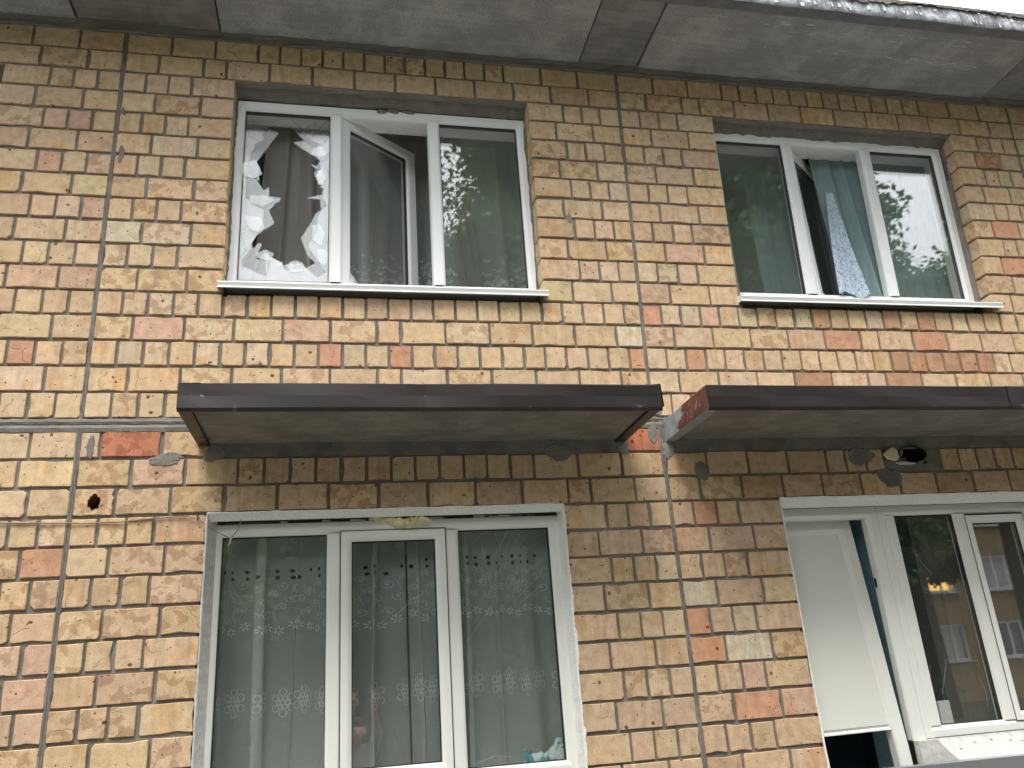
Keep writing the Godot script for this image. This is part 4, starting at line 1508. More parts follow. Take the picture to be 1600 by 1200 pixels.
# cloth that hangs in folds; shift(u, t) moves a point by its place across (0..1) and down (0..1)
func hanging(called: String, label: String, group: String, x0: float, x1: float, yt: float, yb: float, z: float, folds: float, amp: float, m_: Material, urep: float, shift = null, over := 0.3) -> void:
	var nx := maxi(int(folds * 12.0), 130 if over > 0.7 else 0)
	var ny := 26
	var st := SurfaceTool.new()
	st.begin(Mesh.PRIMITIVE_TRIANGLES)
	var seed_ := R(0, 50)
	var at := Vector3((x0 + x1) / 2, Y0 + yb, z)
	for j in ny + 1:
		var t := float(j) / ny
		for i in nx + 1:
			var u := float(i) / nx
			var ph := u * folds * TAU + 1.4 * sin(u * folds * 1.7 + seed_) + 0.5 * sin(t * 2.6 + u * 9.0 + seed_)
			var a := amp * (0.55 + 0.45 * t) * (0.6 + 0.4 * sin(u * 13.0 + seed_ * 2.0))
			var p := Vector3(lerpf(x0, x1, u) + over * a * cos(ph), lerpf(yt, yb, t) + Y0, z + a * sin(ph) + 0.25 * a * sin(ph * 2.3 + 1.0))
			if shift != null:
				p += shift.call(u, t)
			st.set_uv(Vector2(u * urep, t))
			st.add_vertex(p - at)
	for j in ny:
		for i in nx:
			var a := j * (nx + 1) + i
			for k in [a, a + 1, a + nx + 2, a, a + nx + 2, a + nx + 1]:
				st.add_index(k)
	st.generate_normals()
	var o := put(called, st.commit(), m_, self, at)
	tag(o, label, "cloth" if called == "printed_cloth" else "curtain", group)


func interiors() -> void:
	room(-6.35, -3.24, -2.30, 0.12, M.room_wall, 3.6)
	room(-3.14, -0.06, -2.30, 0.12, M.room_wall, 3.6)
	room(0.06, 3.25, -2.30, 0.12, M.room_wall, 3.6)
	room(-6.35, -3.24, -5.10, -2.62, M.room_wall, 3.6)
	room(-3.14, -0.06, -5.10, -2.62, M.room_wall, 3.6)
	room(0.06, 3.25, -5.10, -2.62, M.room_blue, 3.6)
	var m := Mesher.new()
	m.box(Vector3(-7.0, -2.52, -4.2), Vector3(6.8, -2.42, -0.302))
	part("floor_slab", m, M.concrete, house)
	m = Mesher.new()
	m.box(Vector3(-7.0, -Y0, -4.2), Vector3(6.8, 0.34, -3.85))
	part("back_wall", m, M.mortar, house)
	for x in [-7.0, 6.4]:
		m = Mesher.new()
		m.box(Vector3(x, -Y0, -3.84), Vector3(x + 0.4, 0.33, -0.302))
		part("end_wall", m, M.mortar, house)
	# curtains
	hanging("curtain", "grey sheer curtain hanging behind the smashed upper left pane", "", -2.36, -1.99, -0.24, -1.70, -0.345, 4.0, 0.030, M.net_grey, 1.0, func(u, t): return Vector3(-0.07 * t * (1.0 - u), 0, 0))
	hanging("curtain", "sheer curtain with leafy hem behind the open casement and right pane of the smashed window", "", -1.90, -0.45, -0.10, -1.34, -0.59, 7.0, 0.030, M.net_leaves, 2.2)
	hanging("curtain", "narrow pale drape slanting behind the right pane of the smashed window", "", -1.20, -1.04, -0.05, -1.75, -0.54, 2.0, 0.030, M.brown_cloth, 1.0, func(_u, t): return Vector3(0.16 * t, 0, 0))
	hanging("curtain", "teal curtain bunched in the open casement of the upper right window", "teal curtains of the upper right window", 1.56, 2.04, -0.16, -1.66, -0.25, 3.6, 0.034, M.teal_cloth, 1.4, func(u, t): return Vector3(0.05 * (1.0 - t) * (1.0 - u), 0, 0.06 * t - 0.05 * (1.0 - t)))
	hanging("curtain", "teal curtain behind the right pane of the upper right window", "teal curtains of the upper right window", 2.00, 2.82, -0.10, -1.70, -0.46, 6.0, 0.035, M.teal_cloth, 2.0)
	hanging("curtain", "teal curtain hanging behind the left mullion of the upper right window", "teal curtains of the upper right window", 1.28, 2.20, -0.10, -1.70, -0.68, 7.0, 0.034, M.teal_cloth, 2.0)
	hanging("printed_cloth", "blue and white printed cloth hanging out over the frame of the upper right window", "", 1.555, 1.70, -0.60, -1.482, -0.165, 1.6, 0.016, M.navy_print, 0.35, func(u, t): return Vector3((u - 0.5) * (0.10 * t - 0.085 * (1.0 - t)) - 0.02 * t + 0.03 * (1.0 - t), 0.02 * sin(u * 7.0) * t, 0.060 * t * t - 0.03 * (1.0 - t)))
	hanging("curtain", "lace net curtain on the left half of the lower left window", "lace curtains of the lower left window", -2.78, -1.535, -2.97, -5.0, -0.275, 5.0, 0.065, M.net_scrolls, 1.85, func(u, t): return Vector3(gather(u, 0.40 - 0.03 * t, 0.022, 0.075) + gather(u, 0.545 - 0.02 * t, 0.018, 0.05) + gather(u, 0.735 - 0.11 * t, 0.030, 0.10) + gather(u, 0.87 - 0.07 * t, 0.02, 0.05), 0, 0), 0.9)
	hanging("curtain", "lace net curtain on the right half of the lower left window", "lace curtains of the lower left window", -1.505, -0.42, -2.94, -5.0, -0.255, 5.0, 0.045, M.net_scrolls, 1.6, func(u, t): return Vector3(gather(u, 0.30 - 0.02 * t, 0.02, 0.05) + gather(u, 0.74 + 0.02 * t, 0.022, 0.05) + gather(u, 0.055 + 0.02 * t, 0.022, 0.06), 0, 0), 0.8)
	hanging("curtain", "dull brown net curtain behind the window beside the balcony door", "", 1.80, 2.95, -2.95, -4.7, -0.34, 7.0, 0.045, M.net_brown, 1.0, null, 0.9)
	# furniture and small things
	var t := thing("wardrobe", "tall wardrobe with beige and pink doors deep in the upper left room", "wardrobe", Vector3(-1.86, Y0 - 2.30, -1.45))
	m = Mesher.new()
	m.box(Vector3(-0.88, 0.0, -0.25), Vector3(0.88, 1.96, 0.22))
	put("carcass", m.mesh(), M.wood_beige, t)
	for k in 4:
		m = Mesher.new()
		m.soft_box(Vector3(-0.875 + 0.44 * k, 0.06, 0.22), Vector3(-0.445 + 0.44 * k, 1.94, 0.242), 0.004)
		put("door", m.mesh(), M.wood_pink if k == 2 else M.plastic_blue if k == 3 else M.wood_beige, t)
		m = Mesher.new()
		m.box(Vector3(-0.50 + 0.44 * k - (0.0 if k % 2 else -0.0), 1.0, 0.243), Vector3(-0.488 + 0.44 * k, 1.14, 0.262))
		put("handle", m.mesh(), M.steel, t)
	t = thing("fabric_bag", "crumpled white and teal printed bag on the sill of the lace curtain window", "bag", Vector3(-0.80, Y0 - 4.248, -0.215))
	m = Mesher.new(true)
	var nu := 30
	var rows := []
	for j in 7:
		var row := []
		for i in nu + 1:
			var u := float(i) / nu
			# a slack bag: low in the middle, gathered ears at the ends, the right one fuller
			var crest := 0.050 + 0.030 * pow(1.0 - u, 6.0) + 0.070 * smoothstep(0.45, 0.85, u) - 0.02 * smoothstep(0.9, 1.0, u)
			var a := PI * j / 6.0
			var fat := (0.046 + 0.008 * sin(u * 17.0 + j)) * sin(PI * clampf(u * 0.92 + 0.05, 0.0, 1.0))
			row.append(Vector3(lerpf(-0.115, 0.125, u) + 0.004 * sin(j * 2.0 + u * 23.0), sin(a) * (crest + 0.005 * sin(u * 31.0 + j)), -cos(a) * fat))
		rows.append(row)
	for j in 6:
		for i in nu:
			m.quad(rows[j][i], rows[j + 1][i], rows[j + 1][i + 1], rows[j][i + 1])
	put("pouch", m.mesh(), M.bag_print, t)
	t = thing("book", "thin pale folder standing on the sill behind the cracked lower right pane", "folder", Vector3(1.665, Y0 - 4.243, -0.25))
	m = Mesher.new()
	m.soft_box(Vector3(-0.04, 0, -0.01), Vector3(0.04, 0.13, 0.01), 0.003)
	put("cover", m.mesh(), M.upvc_aged, t)
	m = Mesher.new()
	m.box(Vector3(-0.037, 0.003, -0.0085), Vector3(0.0405, 0.127, 0.0085))
	put("pages", m.mesh(), M.door_panel, t)


func cables() -> void:
	var t := thing("cable", "thin cable pinned across the bricks to the left of the lower left window", "cable", Vector3(-3.2, Y0 - 2.94, 0.006))
	var o := Vector3(-3.2, -2.94, 0.006)
	var m := Mesher.new()
	var pts := []
	var keys := [Vector3(-4.3, -2.925, 0.007), Vector3(-3.51, -2.934, 0.006), Vector3(-3.30, -2.940, 0.008), Vector3(-3.112, -2.948, 0.007), Vector3(-2.95, -2.944, 0.008), Vector3(-2.80, -2.931, 0.007), Vector3(-2.651, -2.925, 0.006), Vector3(-2.587, -2.941, 0.014)]
	for k in keys.size() - 1:
		for s in 5:
			pts.append((keys[k] as Vector3).lerp(keys[k + 1], s / 5.0) - o + Vector3(0, R(-0.0015, 0.0015), R(-0.001, 0.001)))
	m.tube(pts, 0.0042, 0.0036, 6)
	put("lead", m.mesh(), M.wire_brown, t)
	m = Mesher.new()
	m.tube([Vector3(-2.587, -2.915, 0.018) - o, Vector3(-2.589, -2.934, 0.020) - o, Vector3(-2.592, -2.944, 0.014) - o, Vector3(-2.590, -2.946, -0.01) - o], 0.004, 0.003, 6)
	put("hook", m.mesh(), M.nail, t)
	t = thing("wire", "twisted bare wire hooked over the top left corner of the lower left window", "wire", Vector3(-2.43, Y0 - 3.03, -0.06))
	o = Vector3(-2.43, -3.03, -0.06)
	m = Mesher.new()
	pts = []
	for k in 12:
		var s := k / 11.0
		pts.append(Vector3(-2.587, -2.941, 0.014).lerp(Vector3(-2.432, -3.034, -0.070), s) - o + Vector3(0, -0.010 * sin(s * PI), 0.01 * sin(s * PI)))
	m.tube(pts, 0.0020, 0.0020, 5)
	put("strand", m.mesh(), M.wire_brown, t)
	m = Mesher.new()
	pts = []
	for k in 14:
		var s := k / 13.0
		pts.append(Vector3(-2.384, -2.922, -0.030).lerp(Vector3(-2.432, -3.034, -0.070), s) - o + Vector3(0.020 * sin(s * PI), 0, 0.012))
	m.tube(pts, 0.0026, 0.0024, 5)
	put("strand", m.mesh(), M.wire_grey, t)
	m = Mesher.new()
	m.tube([Vector3(-2.430, -3.030, -0.072) - o, Vector3(-2.437, -3.042, -0.070) - o, Vector3(-2.432, -3.048, -0.072) - o, Vector3(-2.445, -3.072, -0.078) - o], 0.006, 0.0016, 6)
	put("crimp", m.mesh(), M.plaster, t)


# ------------------------------------------------------------------ the yard that the windows mirror
func yard() -> void:
	var m := Mesher.new()
	m.box(Vector3(-90, -0.3, -40), Vector3(90, 0.0, 120))
	var g := put("ground", m.mesh(), M.yard_soil, self)
	g.set_meta("kind", "structure")
	m = Mesher.new()
	m.box(Vector3(-60, -0.05, 1.4), Vector3(60, 0.012, 6.2))
	put("path", m.mesh(), M.asphalt, self).set_meta("kind", "structure")
	m = Mesher.new()
	m.box(Vector3(-60, -0.05, 6.21), Vector3(60, 0.12, 6.34))
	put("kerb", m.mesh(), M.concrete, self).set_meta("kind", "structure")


func leaf_cluster(sd: int, size: float) -> ArrayMesh:
	var r := RandomNumberGenerator.new()
	r.seed = sd
	var m := Mesher.new()
	for k in 9:
		var c := Vector3(r.randf_range(-1, 1), r.randf_range(-0.7, 0.7), r.randf_range(-1, 1)) * size * 1.7
		var d := Vector3(r.randf_range(-1, 1), r.randf_range(-0.9, 0.3), r.randf_range(-1, 1)).normalized()
		var s := d.cross(Vector3(r.randf_range(-1, 1), 1.0, r.randf_range(-1, 1))).normalized()
		var l := size * r.randf_range(0.7, 1.2)
		m.tri(c, c + d * l * 0.5 + s * l * 0.33, c + d * l)
		m.tri(c, c + d * l, c + d * l * 0.5 - s * l * 0.33)
	return m.mesh()


func tree(called: String, label: String, at: Vector3, height: float, bole: float, rad: Vector2, clumps: int, leaf: String, spire := false) -> void:
	var t := thing(called, label, "tree", at, "trees across the yard")
	var m := Mesher.new(true)
	var top := height * 0.9
	var pts := []
	for k in 9:
		var s := k / 8.0
		pts.append(Vector3(0.25 * sin(s * 4.0 + at.x) * s, top * s, 0.2 * sin(s * 5.0 + at.z) * s))
	m.tube(pts, height * 0.018, 0.03, 9)
	var tips := []
	for k in 26:
		var s := lerpf(bole / height, 0.92, k / 25.0)
		var y := top * s
		var a := k * 2.4 + R(-0.3, 0.3)
		var q := clampf((y - bole) / (height - bole), 0.0, 1.0)
		var reach := (rad.x * (1.0 - q) if spire else rad.x * sqrt(maxf(0.05, 1.0 - pow(q * 2.0 - 0.8, 2.0) * 0.6))) * R(0.65, 1.0)
		var base := Vector3(0.25 * sin(s * 4.0 + at.x) * s, y, 0.2 * sin(s * 5.0 + at.z) * s)
		var end := base + Vector3(cos(a) * reach, reach * (0.25 if not spire else -0.05) + R(-0.3, 0.4), sin(a) * reach)
		var mid := base.lerp(end, 0.5) + Vector3(0, 0.12 * reach, 0)
		m.tube([base, mid, end], 0.055 * reach * 0.35 + 0.02, 0.012, 6)
		for f in [0.45, 0.65, 0.82, 1.0]:
			tips.append(base.lerp(mid, f * 2.0) if f < 0.5 else mid.lerp(end, f * 2.0 - 1.0))
	put("trunk", m.mesh(), M.bark, t)
	var mm := MultiMesh.new()
	mm.transform_format = MultiMesh.TRANSFORM_3D
	mm.mesh = leaf_cluster(int(at.x * 10.0) + 77, 0.19)
	var each := 26
	mm.instance_count = clumps * each
	var n := 0
	for k in clumps:
		var c: Vector3 = tips[k % tips.size()] + Vector3(R(-1, 1), R(-0.8, 0.9), R(-1, 1)) * rad.y
		var r := R(0.35, 0.9) * rad.y
		for j in each:
			var d := Vector3(R(-1, 1), R(-1, 1), R(-1, 1)).normalized() * pow(rng.randf(), 0.45) * r * Vector3(1.25, 0.7, 1.25)
			mm.set_instance_transform(n, Transform3D(Basis.from_euler(Vector3(R(-0.6, 0.6), R(0, TAU), R(-0.6, 0.6))).scaled(Vector3.ONE * R(0.7, 1.35)), c + d))
			n += 1
	var o := MultiMeshInstance3D.new()
	o.name = "crown"
	o.multimesh = mm
	o.material_override = M[leaf]
	o.set_meta("kind", "stuff")
	t.add_child(o, true)


# the twin block across the yard, seen only in the panes
func opposite() -> void:
	var z := 26.0
	var t := thing("opposite_building", "yellow brick apartment block across the yard, mirrored in the panes", "building", Vector3(7.3, 0, z))
	var x0 := -30.0
	var x1 := 30.0
	var sills := [1.55, 4.25, 6.95]
	var m := Mesher.new()
	var bays := 18
	var lo := 0.0
	for k in sills.size() + 1:
		var hi: float = sills[k] if k < sills.size() else 9.4
		m.box(Vector3(x0, lo, 0.0), Vector3(x1, hi, 0.35))
		if k < sills.size():
			lo = hi + 1.42
	for b in bays + 1:
		var xc := x0 + b * (x1 - x0) / bays
		for k in sills.size():
			m.box(Vector3(maxf(x0, xc - 0.75), sills[k], 0.0), Vector3(minf(x1, xc + 0.75), sills[k] + 1.42, 0.35))
	put("wall", m.mesh(), M.far_brick, t)
	m = Mesher.new()
	m.box(Vector3(x0 - 0.6, 9.40, -0.7), Vector3(x1 + 0.6, 9.65, 8.0))
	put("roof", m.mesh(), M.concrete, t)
	m = Mesher.new()
	m.box(Vector3(x0, 0.0, 2.6), Vector3(x1, 9.4, 2.8))
	put("inner_wall", m.mesh(), M.room_wall, t)
	var fr := Mesher.new()
	fr.ring(0, 0, 1.83, 1.42, [V(0, 0.10), V(0.0, 0.06), V(0.09, 0.06), V(0.09, 0.12)])
	for x in [0.61, 1.22]:
		fr.box(Vector3(x - 0.05, 0.05, 0.065), Vector3(x + 0.05, 1.38, 0.12))
	var frame_mesh := fr.mesh()
	var pm := Mesher.new()
	pm.box(Vector3(0.05, 0.05, 0.09), Vector3(1.78, 1.37, 0.10))
	var pane_mesh := pm.mesh()
	var sm := Mesher.new()
	sm.box(Vector3(-0.08, -0.06, -0.14), Vector3(1.91, 0.0, 0.06))
	var sill_mesh := sm.mesh()
	var cm := Mesher.new(true)
	for k in 40:
		var xa := 0.03 + k * 0.0442
		cm.quad(Vector3(xa, 0.02, 0.30 + 0.04 * sin(k * 1.3)), Vector3(xa, 1.40, 0.30 + 0.03 * sin(k * 1.3)), Vector3(xa + 0.0442, 1.40, 0.30 + 0.03 * sin((k + 1) * 1.3)), Vector3(xa + 0.0442, 0.02, 0.30 + 0.04 * sin((k + 1) * 1.3)))
	var drape_mesh := cm.mesh()
	for b in bays:
		for k in sills.size():
			var w := section("window", t, Vector3(x0 + b * (x1 - x0) / bays + 0.751, sills[k], 0.0))
			put("frame", frame_mesh, M.upvc, w)
			put("pane", pane_mesh, M.glass, w)
			put("sill", sill_mesh, M.plaster, w)
			if (b * 5 + k * 3) % 4 != 0 or b == 13 and k == 1:
				put("drape", drape_mesh, M.lit_window if b == 13 and k == 1 else M.door_panel if (b + k) % 2 else M.brown_cloth, w)
	for b in [4, 10, 15]:
		m = Mesher.new()
		var x: float = x0 + b * (x1 - x0) / bays
		m.tube([Vector3(x, 9.4, -0.10), Vector3(x, 0.3, -0.10), Vector3(x, 0.1, -0.3)], 0.06, 0.06, 10)
		put("drain_pipe", m.mesh(), M.upvc_aged, t)


# ------------------------------------------------------------------ the person with the phone, mirrored in the lower window
# bones: [from, to, radius from, radius to]; a smooth union of tapered capsules, meshed as surface nets
func flesh(st: SurfaceTool, bones: Array, cell: float, blend: float, grow := 0.0) -> void:
	var lo := Vector3(1e9, 1e9, 1e9)
	var hi := -lo
	for b in bones:
		var r: float = maxf(b[2], b[3]) + grow + blend + cell * 2.0
		lo = lo.min((b[0] as Vector3) - Vector3.ONE * r).min((b[1] as Vector3) - Vector3.ONE * r)
		hi = hi.max((b[0] as Vector3) + Vector3.ONE * r).max((b[1] as Vector3) + Vector3.ONE * r)
	var n := Vector3i(((hi - lo) / cell).ceil()) + Vector3i.ONE
	var f := PackedFloat32Array()
	f.resize(n.x * n.y * n.z)
	f.fill(9.0)
	for b in bones:
		var a: Vector3 = b[0]
		var e: Vector3 = b[1]
		var ra: float = b[2] + grow
		var rb: float = b[3] + grow
		var r := maxf(ra, rb) + blend + cell * 2.0
		var p0 := Vector3i(((a.min(e) - Vector3.ONE * r - lo) / cell).floor()).clamp(Vector3i.ZERO, n - Vector3i.ONE)
		var p1 := Vector3i(((a.max(e) + Vector3.ONE * r - lo) / cell).ceil()).clamp(Vector3i.ZERO, n - Vector3i.ONE)
		var ab := e - a
		var inv := 1.0 / maxf(ab.length_squared(), 1e-9)
		for z in range(p0.z, p1.z + 1):
			for y in range(p0.y, p1.y + 1):
				var i := (z * n.y + y) * n.x
				for x in range(p0.x, p1.x + 1):
					var p := lo + Vector3(x, y, z) * cell - a
					var t := clampf(p.dot(ab) * inv, 0.0, 1.0)
					var d := (p - ab * t).length() - lerpf(ra, rb, t)
					var o := f[i + x]
					var h := maxf(blend - absf(d - o), 0.0) / blend
					f[i + x] = minf(d, o) - h * h * blend * 0.25
	var ids := {}
	var k := 0
	var step := [0, 1, n.x, n.x + 1, n.x * n.y, n.x * n.y + 1, n.x * n.y + n.x, n.x * n.y + n.x + 1]
	var verts := PackedVector3Array()
	for z in n.z - 1:
		for y in n.y - 1:
			for x in n.x - 1:
				var i := (z * n.y + y) * n.x + x
				var inside := 0
				for s in step:
					if f[i + s] < 0.0:
						inside += 1
				if inside == 0 or inside == 8:
					continue
				var sum := Vector3.ZERO
				var cnt := 0
				for e in [[0, 1], [2, 3], [4, 5], [6, 7], [0, 2], [1, 3], [4, 6], [5, 7], [0, 4], [1, 5], [2, 6], [3, 7]]:
					var u := f[i + step[e[0]]]
					var w := f[i + step[e[1]]]
					if (u < 0.0) != (w < 0.0):
						var t := u / (u - w)
						sum += corner(e[0]).lerp(corner(e[1]), t)
						cnt += 1
				ids[i] = k
				k += 1
				verts.append(lo + (Vector3(x, y, z) + sum / cnt) * cell)
	for i in ids:
		var x: int = int(i) % n.x
		var y: int = (i / n.x) % n.y
		var z: int = i / (n.x * n.y)
		for ax in 3:
			var d: int = [1, n.x, n.x * n.y][ax]
			var u: int = [n.x, n.x * n.y, 1][ax]
			var w: int = [n.x * n.y, 1, n.x][ax]
			if (f[i] < 0.0) == (f[i + d] < 0.0) or [y, z, x][ax] == 0 or [z, x, y][ax] == 0:
				continue
			if not (ids.has(i - u) and ids.has(i - w) and ids.has(i - u - w)):
				continue
			var q := [verts[ids[i]], verts[ids[i - u]], verts[ids[i - u - w]], verts[ids[i - w]]]
			if f[i] < 0.0:
				q.reverse()
			for c in [0, 1, 2, 0, 2, 3]:
				st.add_vertex(q[c])


func corner(c: int) -> Vector3:
	return Vector3(c & 1, (c >> 1) & 1, (c >> 2) & 1)


func grown(sets: Array) -> ArrayMesh:
	var st := SurfaceTool.new()
	st.begin(Mesh.PRIMITIVE_TRIANGLES)
	st.set_smooth_group(0)
	for s in sets:
		flesh(st, s[0], s[1], s[2], s[3] if s.size() > 3 else 0.0)
	st.index()
	st.generate_normals()
	return st.commit()


func person() -> void:
	var at := Vector3(-1.71, 0.012, 4.92)
	var o := thing("person", "person in a light shirt raising a phone with both hands, mirrored in the lower window", "person", at)
	var hip := Vector3(0, 0.92, 0)
	var head := Vector3(0.01, 1.605, -0.055)
	var body := [
		[Vector3(-0.08, 0.90, 0), Vector3(0.08, 0.90, 0), 0.115, 0.115], [Vector3(0, 0.95, 0), Vector3(0, 1.15, 0.0), 0.125, 0.125], [Vector3(-0.06, 1.28, 0), Vector3(0.06, 1.28, 0), 0.125, 0.125],
		[Vector3(-0.15, 1.405, 0.01), Vector3(0.15, 1.405, 0.01), 0.062, 0.062], [Vector3(0, 1.40, 0.01), Vector3(0.0, 1.52, -0.02), 0.060, 0.055],
	]
	for s in [-1.0, 1.0]:
		body.append([Vector3(0.09 * s, 0.88, 0), Vector3(0.10 * s, 0.48, -0.01), 0.090, 0.058])
		body.append([Vector3(0.10 * s, 0.48, -0.01), Vector3(0.105 * s, 0.09, 0.02), 0.055, 0.038])
		body.append([Vector3(0.105 * s, 0.05, 0.03), Vector3(0.115 * s, 0.035, -0.15), 0.038, 0.028])
		body.append([Vector3(0.165 * s, 1.41, 0.005), Vector3(0.20 * s + 0.02, 1.60, -0.22), 0.050, 0.040])
		body.append([Vector3(0.20 * s + 0.02, 1.60, -0.22), Vector3(0.085 * s + 0.07, 1.875, -0.43), 0.040, 0.026])
	var skull := [
		[head + Vector3(0, 0.02, 0.02), head + Vector3(0, 0.045, 0.035), 0.082, 0.080], [head + Vector3(0, -0.03, -0.035), head + Vector3(0, -0.075, -0.045), 0.056, 0.036], [head + Vector3(0, -0.045, 0.0), Vector3(0, 1.47, 0.0), 0.05, 0.052],
		[head + Vector3(0, 0.012, -0.085), head + Vector3(0, -0.022, -0.104), 0.011, 0.015], [head + Vector3(-0.02, -0.052, -0.078), head + Vector3(0.02, -0.052, -0.078), 0.010, 0.010],
		[head + Vector3(-0.078, 0.0, 0.015), head + Vector3(-0.080, -0.03, 0.01), 0.018, 0.012], [head + Vector3(0.078, 0.0, 0.015), head + Vector3(0.080, -0.03, 0.01), 0.018, 0.012],
		[head + Vector3(-0.032, 0.012, -0.070), head + Vector3(-0.030, 0.012, -0.072), 0.013, 0.013], [head + Vector3(0.032, 0.012, -0.070), head + Vector3(0.030, 0.012, -0.072), 0.013, 0.013],
		[head + Vector3(-0.040, 0.030, -0.070), head + Vector3(0.040, 0.030, -0.070), 0.012, 0.012],
	]
	var sets := [[body, 0.018, 0.03], [skull, 0.007, 0.014]]
	for s in [-1.0, 1.0]:
		var wrist := Vector3(0.085 * s + 0.07, 1.875, -0.43)
		var palm := Vector3(0.088 * s + 0.07, 1.935, -0.450)
		var hand := [[wrist, palm, 0.026, 0.030], [palm + Vector3(0, 0.0, 0.006), palm + Vector3(0, 0.035, 0.004), 0.024, 0.022]]
		for fgr in 4:
			var base := palm + Vector3(0.006 * s, 0.046 - 0.020 * fgr, -0.012)
			var knuck := base + Vector3(0.012 * s, 0.012, -0.030)
			var tip := knuck + Vector3(-0.030 * s, 0.006, -0.016 + 0.002 * fgr)
			hand.append([base, knuck, 0.0095, 0.0085])
			hand.append([knuck, tip, 0.0085, 0.0065])
		hand.append([palm + Vector3(-0.014 * s, -0.004, 0.010), palm + Vector3(-0.032 * s, 0.024, 0.020), 0.012, 0.009])
		hand.append([palm + Vector3(-0.032 * s, 0.024, 0.020), palm + Vector3(-0.040 * s, 0.050, 0.012), 0.009, 0.007])
		sets.append([hand, 0.004, 0.008])
	put("body", grown(sets), M.skin, o)
	var torso := [body[0], body[1], body[2], body[3]]
	for k in [8, 13]:
		var b: Array = body[k].duplicate()
		b[1] = (b[0] as Vector3).lerp(b[1], 0.95)
		torso.append(b)
	put("shirt", grown([[torso, 0.018, 0.04, 0.014]]), M.shirt, o)
	put("trousers", grown([[[[Vector3(-0.08, 0.92, 0), Vector3(0.08, 0.92, 0), 0.120, 0.120], body[5], body[6], body[10], body[11]], 0.018, 0.03, 0.012]]), M.trousers, o)
	put("shoes", grown([[[body[7]], 0.012, 0.02, 0.012], [[body[12]], 0.012, 0.02, 0.012]]), M.pipe_iron, o)
	put("hair", grown([[[[head + Vector3(0, 0.045, 0.04), head + Vector3(0, 0.075, 0.02), 0.088, 0.080], [head + Vector3(0, -0.02, 0.07), head + Vector3(0, -0.09, 0.075), 0.06, 0.045]], 0.009, 0.02]]), M.hair, o)
	var p := thing("phone", "dark phone held up in front of the person facing the brick wall", "phone", Vector3(-1.645, 1.985, 4.452))
	var m := Mesher.new()
	m.soft_box(Vector3(-0.075, -0.036, -0.004), Vector3(0.075, 0.036, 0.004), 0.002)
	put("case", m.mesh(), M.phone, p)
	m = Mesher.new()
	m.box(Vector3(-0.070, -0.032, 0.0041), Vector3(0.070, 0.032, 0.0046))
	put("screen", m.mesh(), M.bead_seal, p)
	m = Mesher.new()
	for y in [0.012, 0.026]:
		m.tube([Vector3(0.055, y, -0.004), Vector3(0.055, y, -0.007)], 0.006, 0.006, 12)
	put("lens", m.mesh(), M.steel, p)
	p.rotation.x = deg_to_rad(19.9)


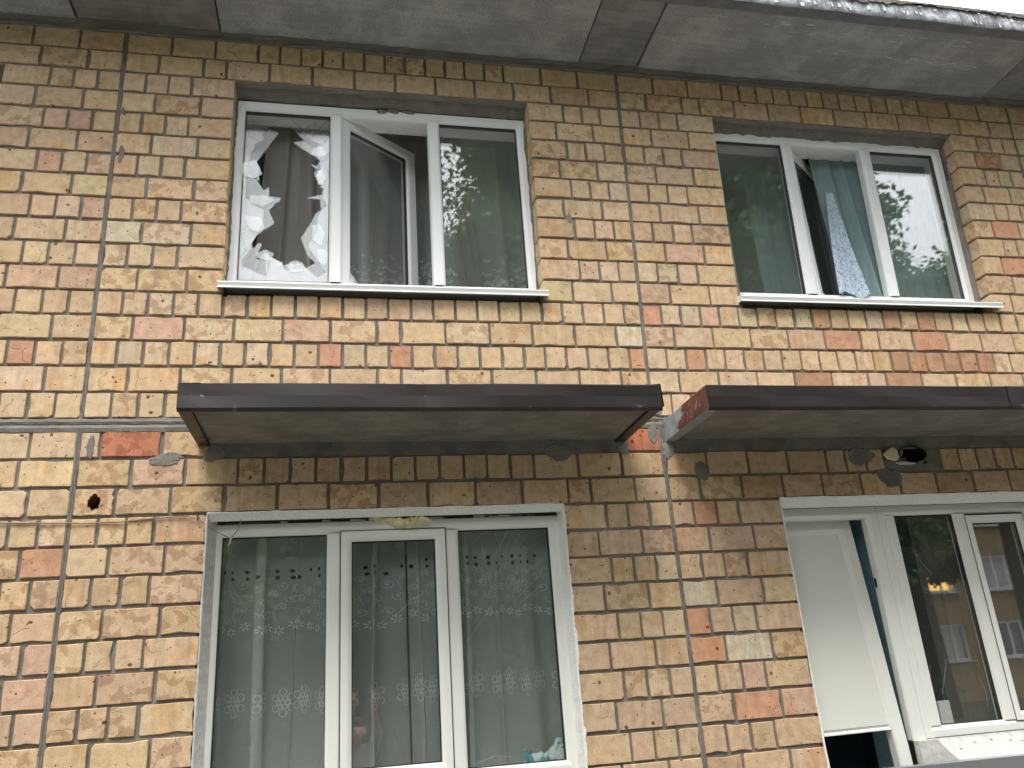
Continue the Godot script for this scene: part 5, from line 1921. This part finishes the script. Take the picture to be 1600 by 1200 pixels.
func _ready() -> void:
	rng.seed = 20240611
	# camera: a phone held overhead, tilted up at the front
	var cam := Camera3D.new()
	cam.name = "camera"
	cam.fov = 50.52
	cam.near = 0.01
	cam.far = 400.0
	cam.position = Vector3(-1.8566, Y0 - 3.8255, 4.3981)
	cam.basis = Basis.from_euler(Vector3(0.3481, -0.2169, -0.0708))
	add_child(cam)
	cam.current = true
	# overcast sky
	var env := Environment.new()
	env.background_mode = Environment.BG_SKY
	var sky := Sky.new()
	var sm := ProceduralSkyMaterial.new()
	sm.sky_top_color = lin(0.93, 0.96, 1.0)
	sm.sky_horizon_color = lin(0.33, 0.34, 0.35)
	sm.sky_curve = 0.6
	sm.ground_bottom_color = Color(0.30, 0.30, 0.28)
	sm.ground_horizon_color = Color(0.55, 0.56, 0.55)
	sky.sky_material = sm
	env.sky = sky
	env.tonemap_mode = Environment.TONE_MAPPER_LINEAR
	env.tonemap_exposure = 6.3
	env.sdfgi_enabled = true
	env.ssao_enabled = true
	env.ssil_enabled = true
	var we := WorldEnvironment.new()
	we.name = "world"
	we.environment = env
	add_child(we)
	var sun := DirectionalLight3D.new()
	sun.name = "sun"
	sun.light_energy = 0.22
	sun.light_color = Color(1.0, 0.985, 0.96)
	sun.light_angular_distance = 30.0
	sun.shadow_enabled = true
	sun.basis = Basis.from_euler(Vector3(deg_to_rad(-62), deg_to_rad(-28), 0))
	add_child(sun)
	materials()
	yard()
	facade()
	eaves()
	canopy(-2.612, -0.232, false, "long brown canopy over the lace curtain window")
	canopy(0.028, 3.10, true, "brown canopy with peeling side plate over the balcony door")
	upper_windows()
	lower_windows()
	vent()
	interiors()
	opposite()
	tree("broad_tree", "tallest broad leafy tree opposite the smashed window", Vector3(5.0, 0, 14.5), 21.0, 4.0, V(3.9, 1.3), 950, "leaf_mid")
	tree("broad_tree", "dark leafy tree opposite the upper right window", Vector3(10.2, 0, 14.5), 20.0, 5.0, V(3.0, 1.1), 800, "leaf_dark")
	tree("broad_tree", "lower lime green tree near the right end of the yard", Vector3(17.6, 0, 16.5), 14.6, 7.4, V(3.0, 1.1), 520, "leaf_lime")
	tree("spire_tree", "slim dark conifer rising above the lower trees", Vector3(16.6, 0, 19.5), 23.0, 5.0, V(1.3, 0.45), 330, "leaf_dark", true)
	tree("broad_tree", "tall tree at the far right of the yard", Vector3(26.0, 0, 18.0), 20.0, 5.0, V(3.4, 1.2), 380, "leaf_dark")
	tree("lilac_bush", "broad dark bush opposite the lace curtain window", Vector3(1.9, 0, 12.5), 12.2, 1.0, V(2.3, 1.1), 700, "leaf_dark")
	tree("lilac_bush", "dark bush straight behind the photographer", Vector3(-1.6, 0, 15.0), 7.4, 0.8, V(2.4, 0.9), 300, "leaf_dark")
	tree("lilac_bush", "rounded bush to the left of the photographer", Vector3(-4.5, 0, 13.0), 6.6, 0.8, V(2.6, 0.9), 300, "leaf_mid")
	tree("lilac_bush", "unseen leafy bush added at the far left of the yard to dim low sky light", Vector3(-11.0, 0, 14.0), 8.5, 0.8, V(3.4, 1.1), 360, "leaf_dark")  # out of view, added to darken the wall under the canopies
	tree("lilac_bush", "bush under the tall trees, left of the far drain pipe", Vector3(7.4, 0, 12.0), 5.6, 0.6, V(2.2, 0.8), 260, "leaf_dark")
	for s in [[-17.0, 9.0, 15.0, 5.0, 0], [-24.0, 15.0, 17.0, 5.5, 1], [-8.0, 20.0, 11.0, 4.0, 2], [27.0, 8.0, 15.0, 5.0, 1]]:  # unseen trees added to cut low sky light and darken the wall top
		tree("broad_tree", ["unseen tree added near the house at the left end of the yard to dim low sky light", "unseen tree added at the far left corner of the yard to dim low sky light", "lower tree added before the opposite block, left of the bushes, to dim low sky light", "unseen tree added near the house at the right end of the yard to dim low sky light"][[-17.0, -24.0, -8.0, 27.0].find(s[0])], Vector3(s[0], 0, s[1]), s[2], 2.0, V(s[3], 1.3), 520, ["leaf_mid", "leaf_dark", "leaf_lime"][s[4]])
	cables()
	person()
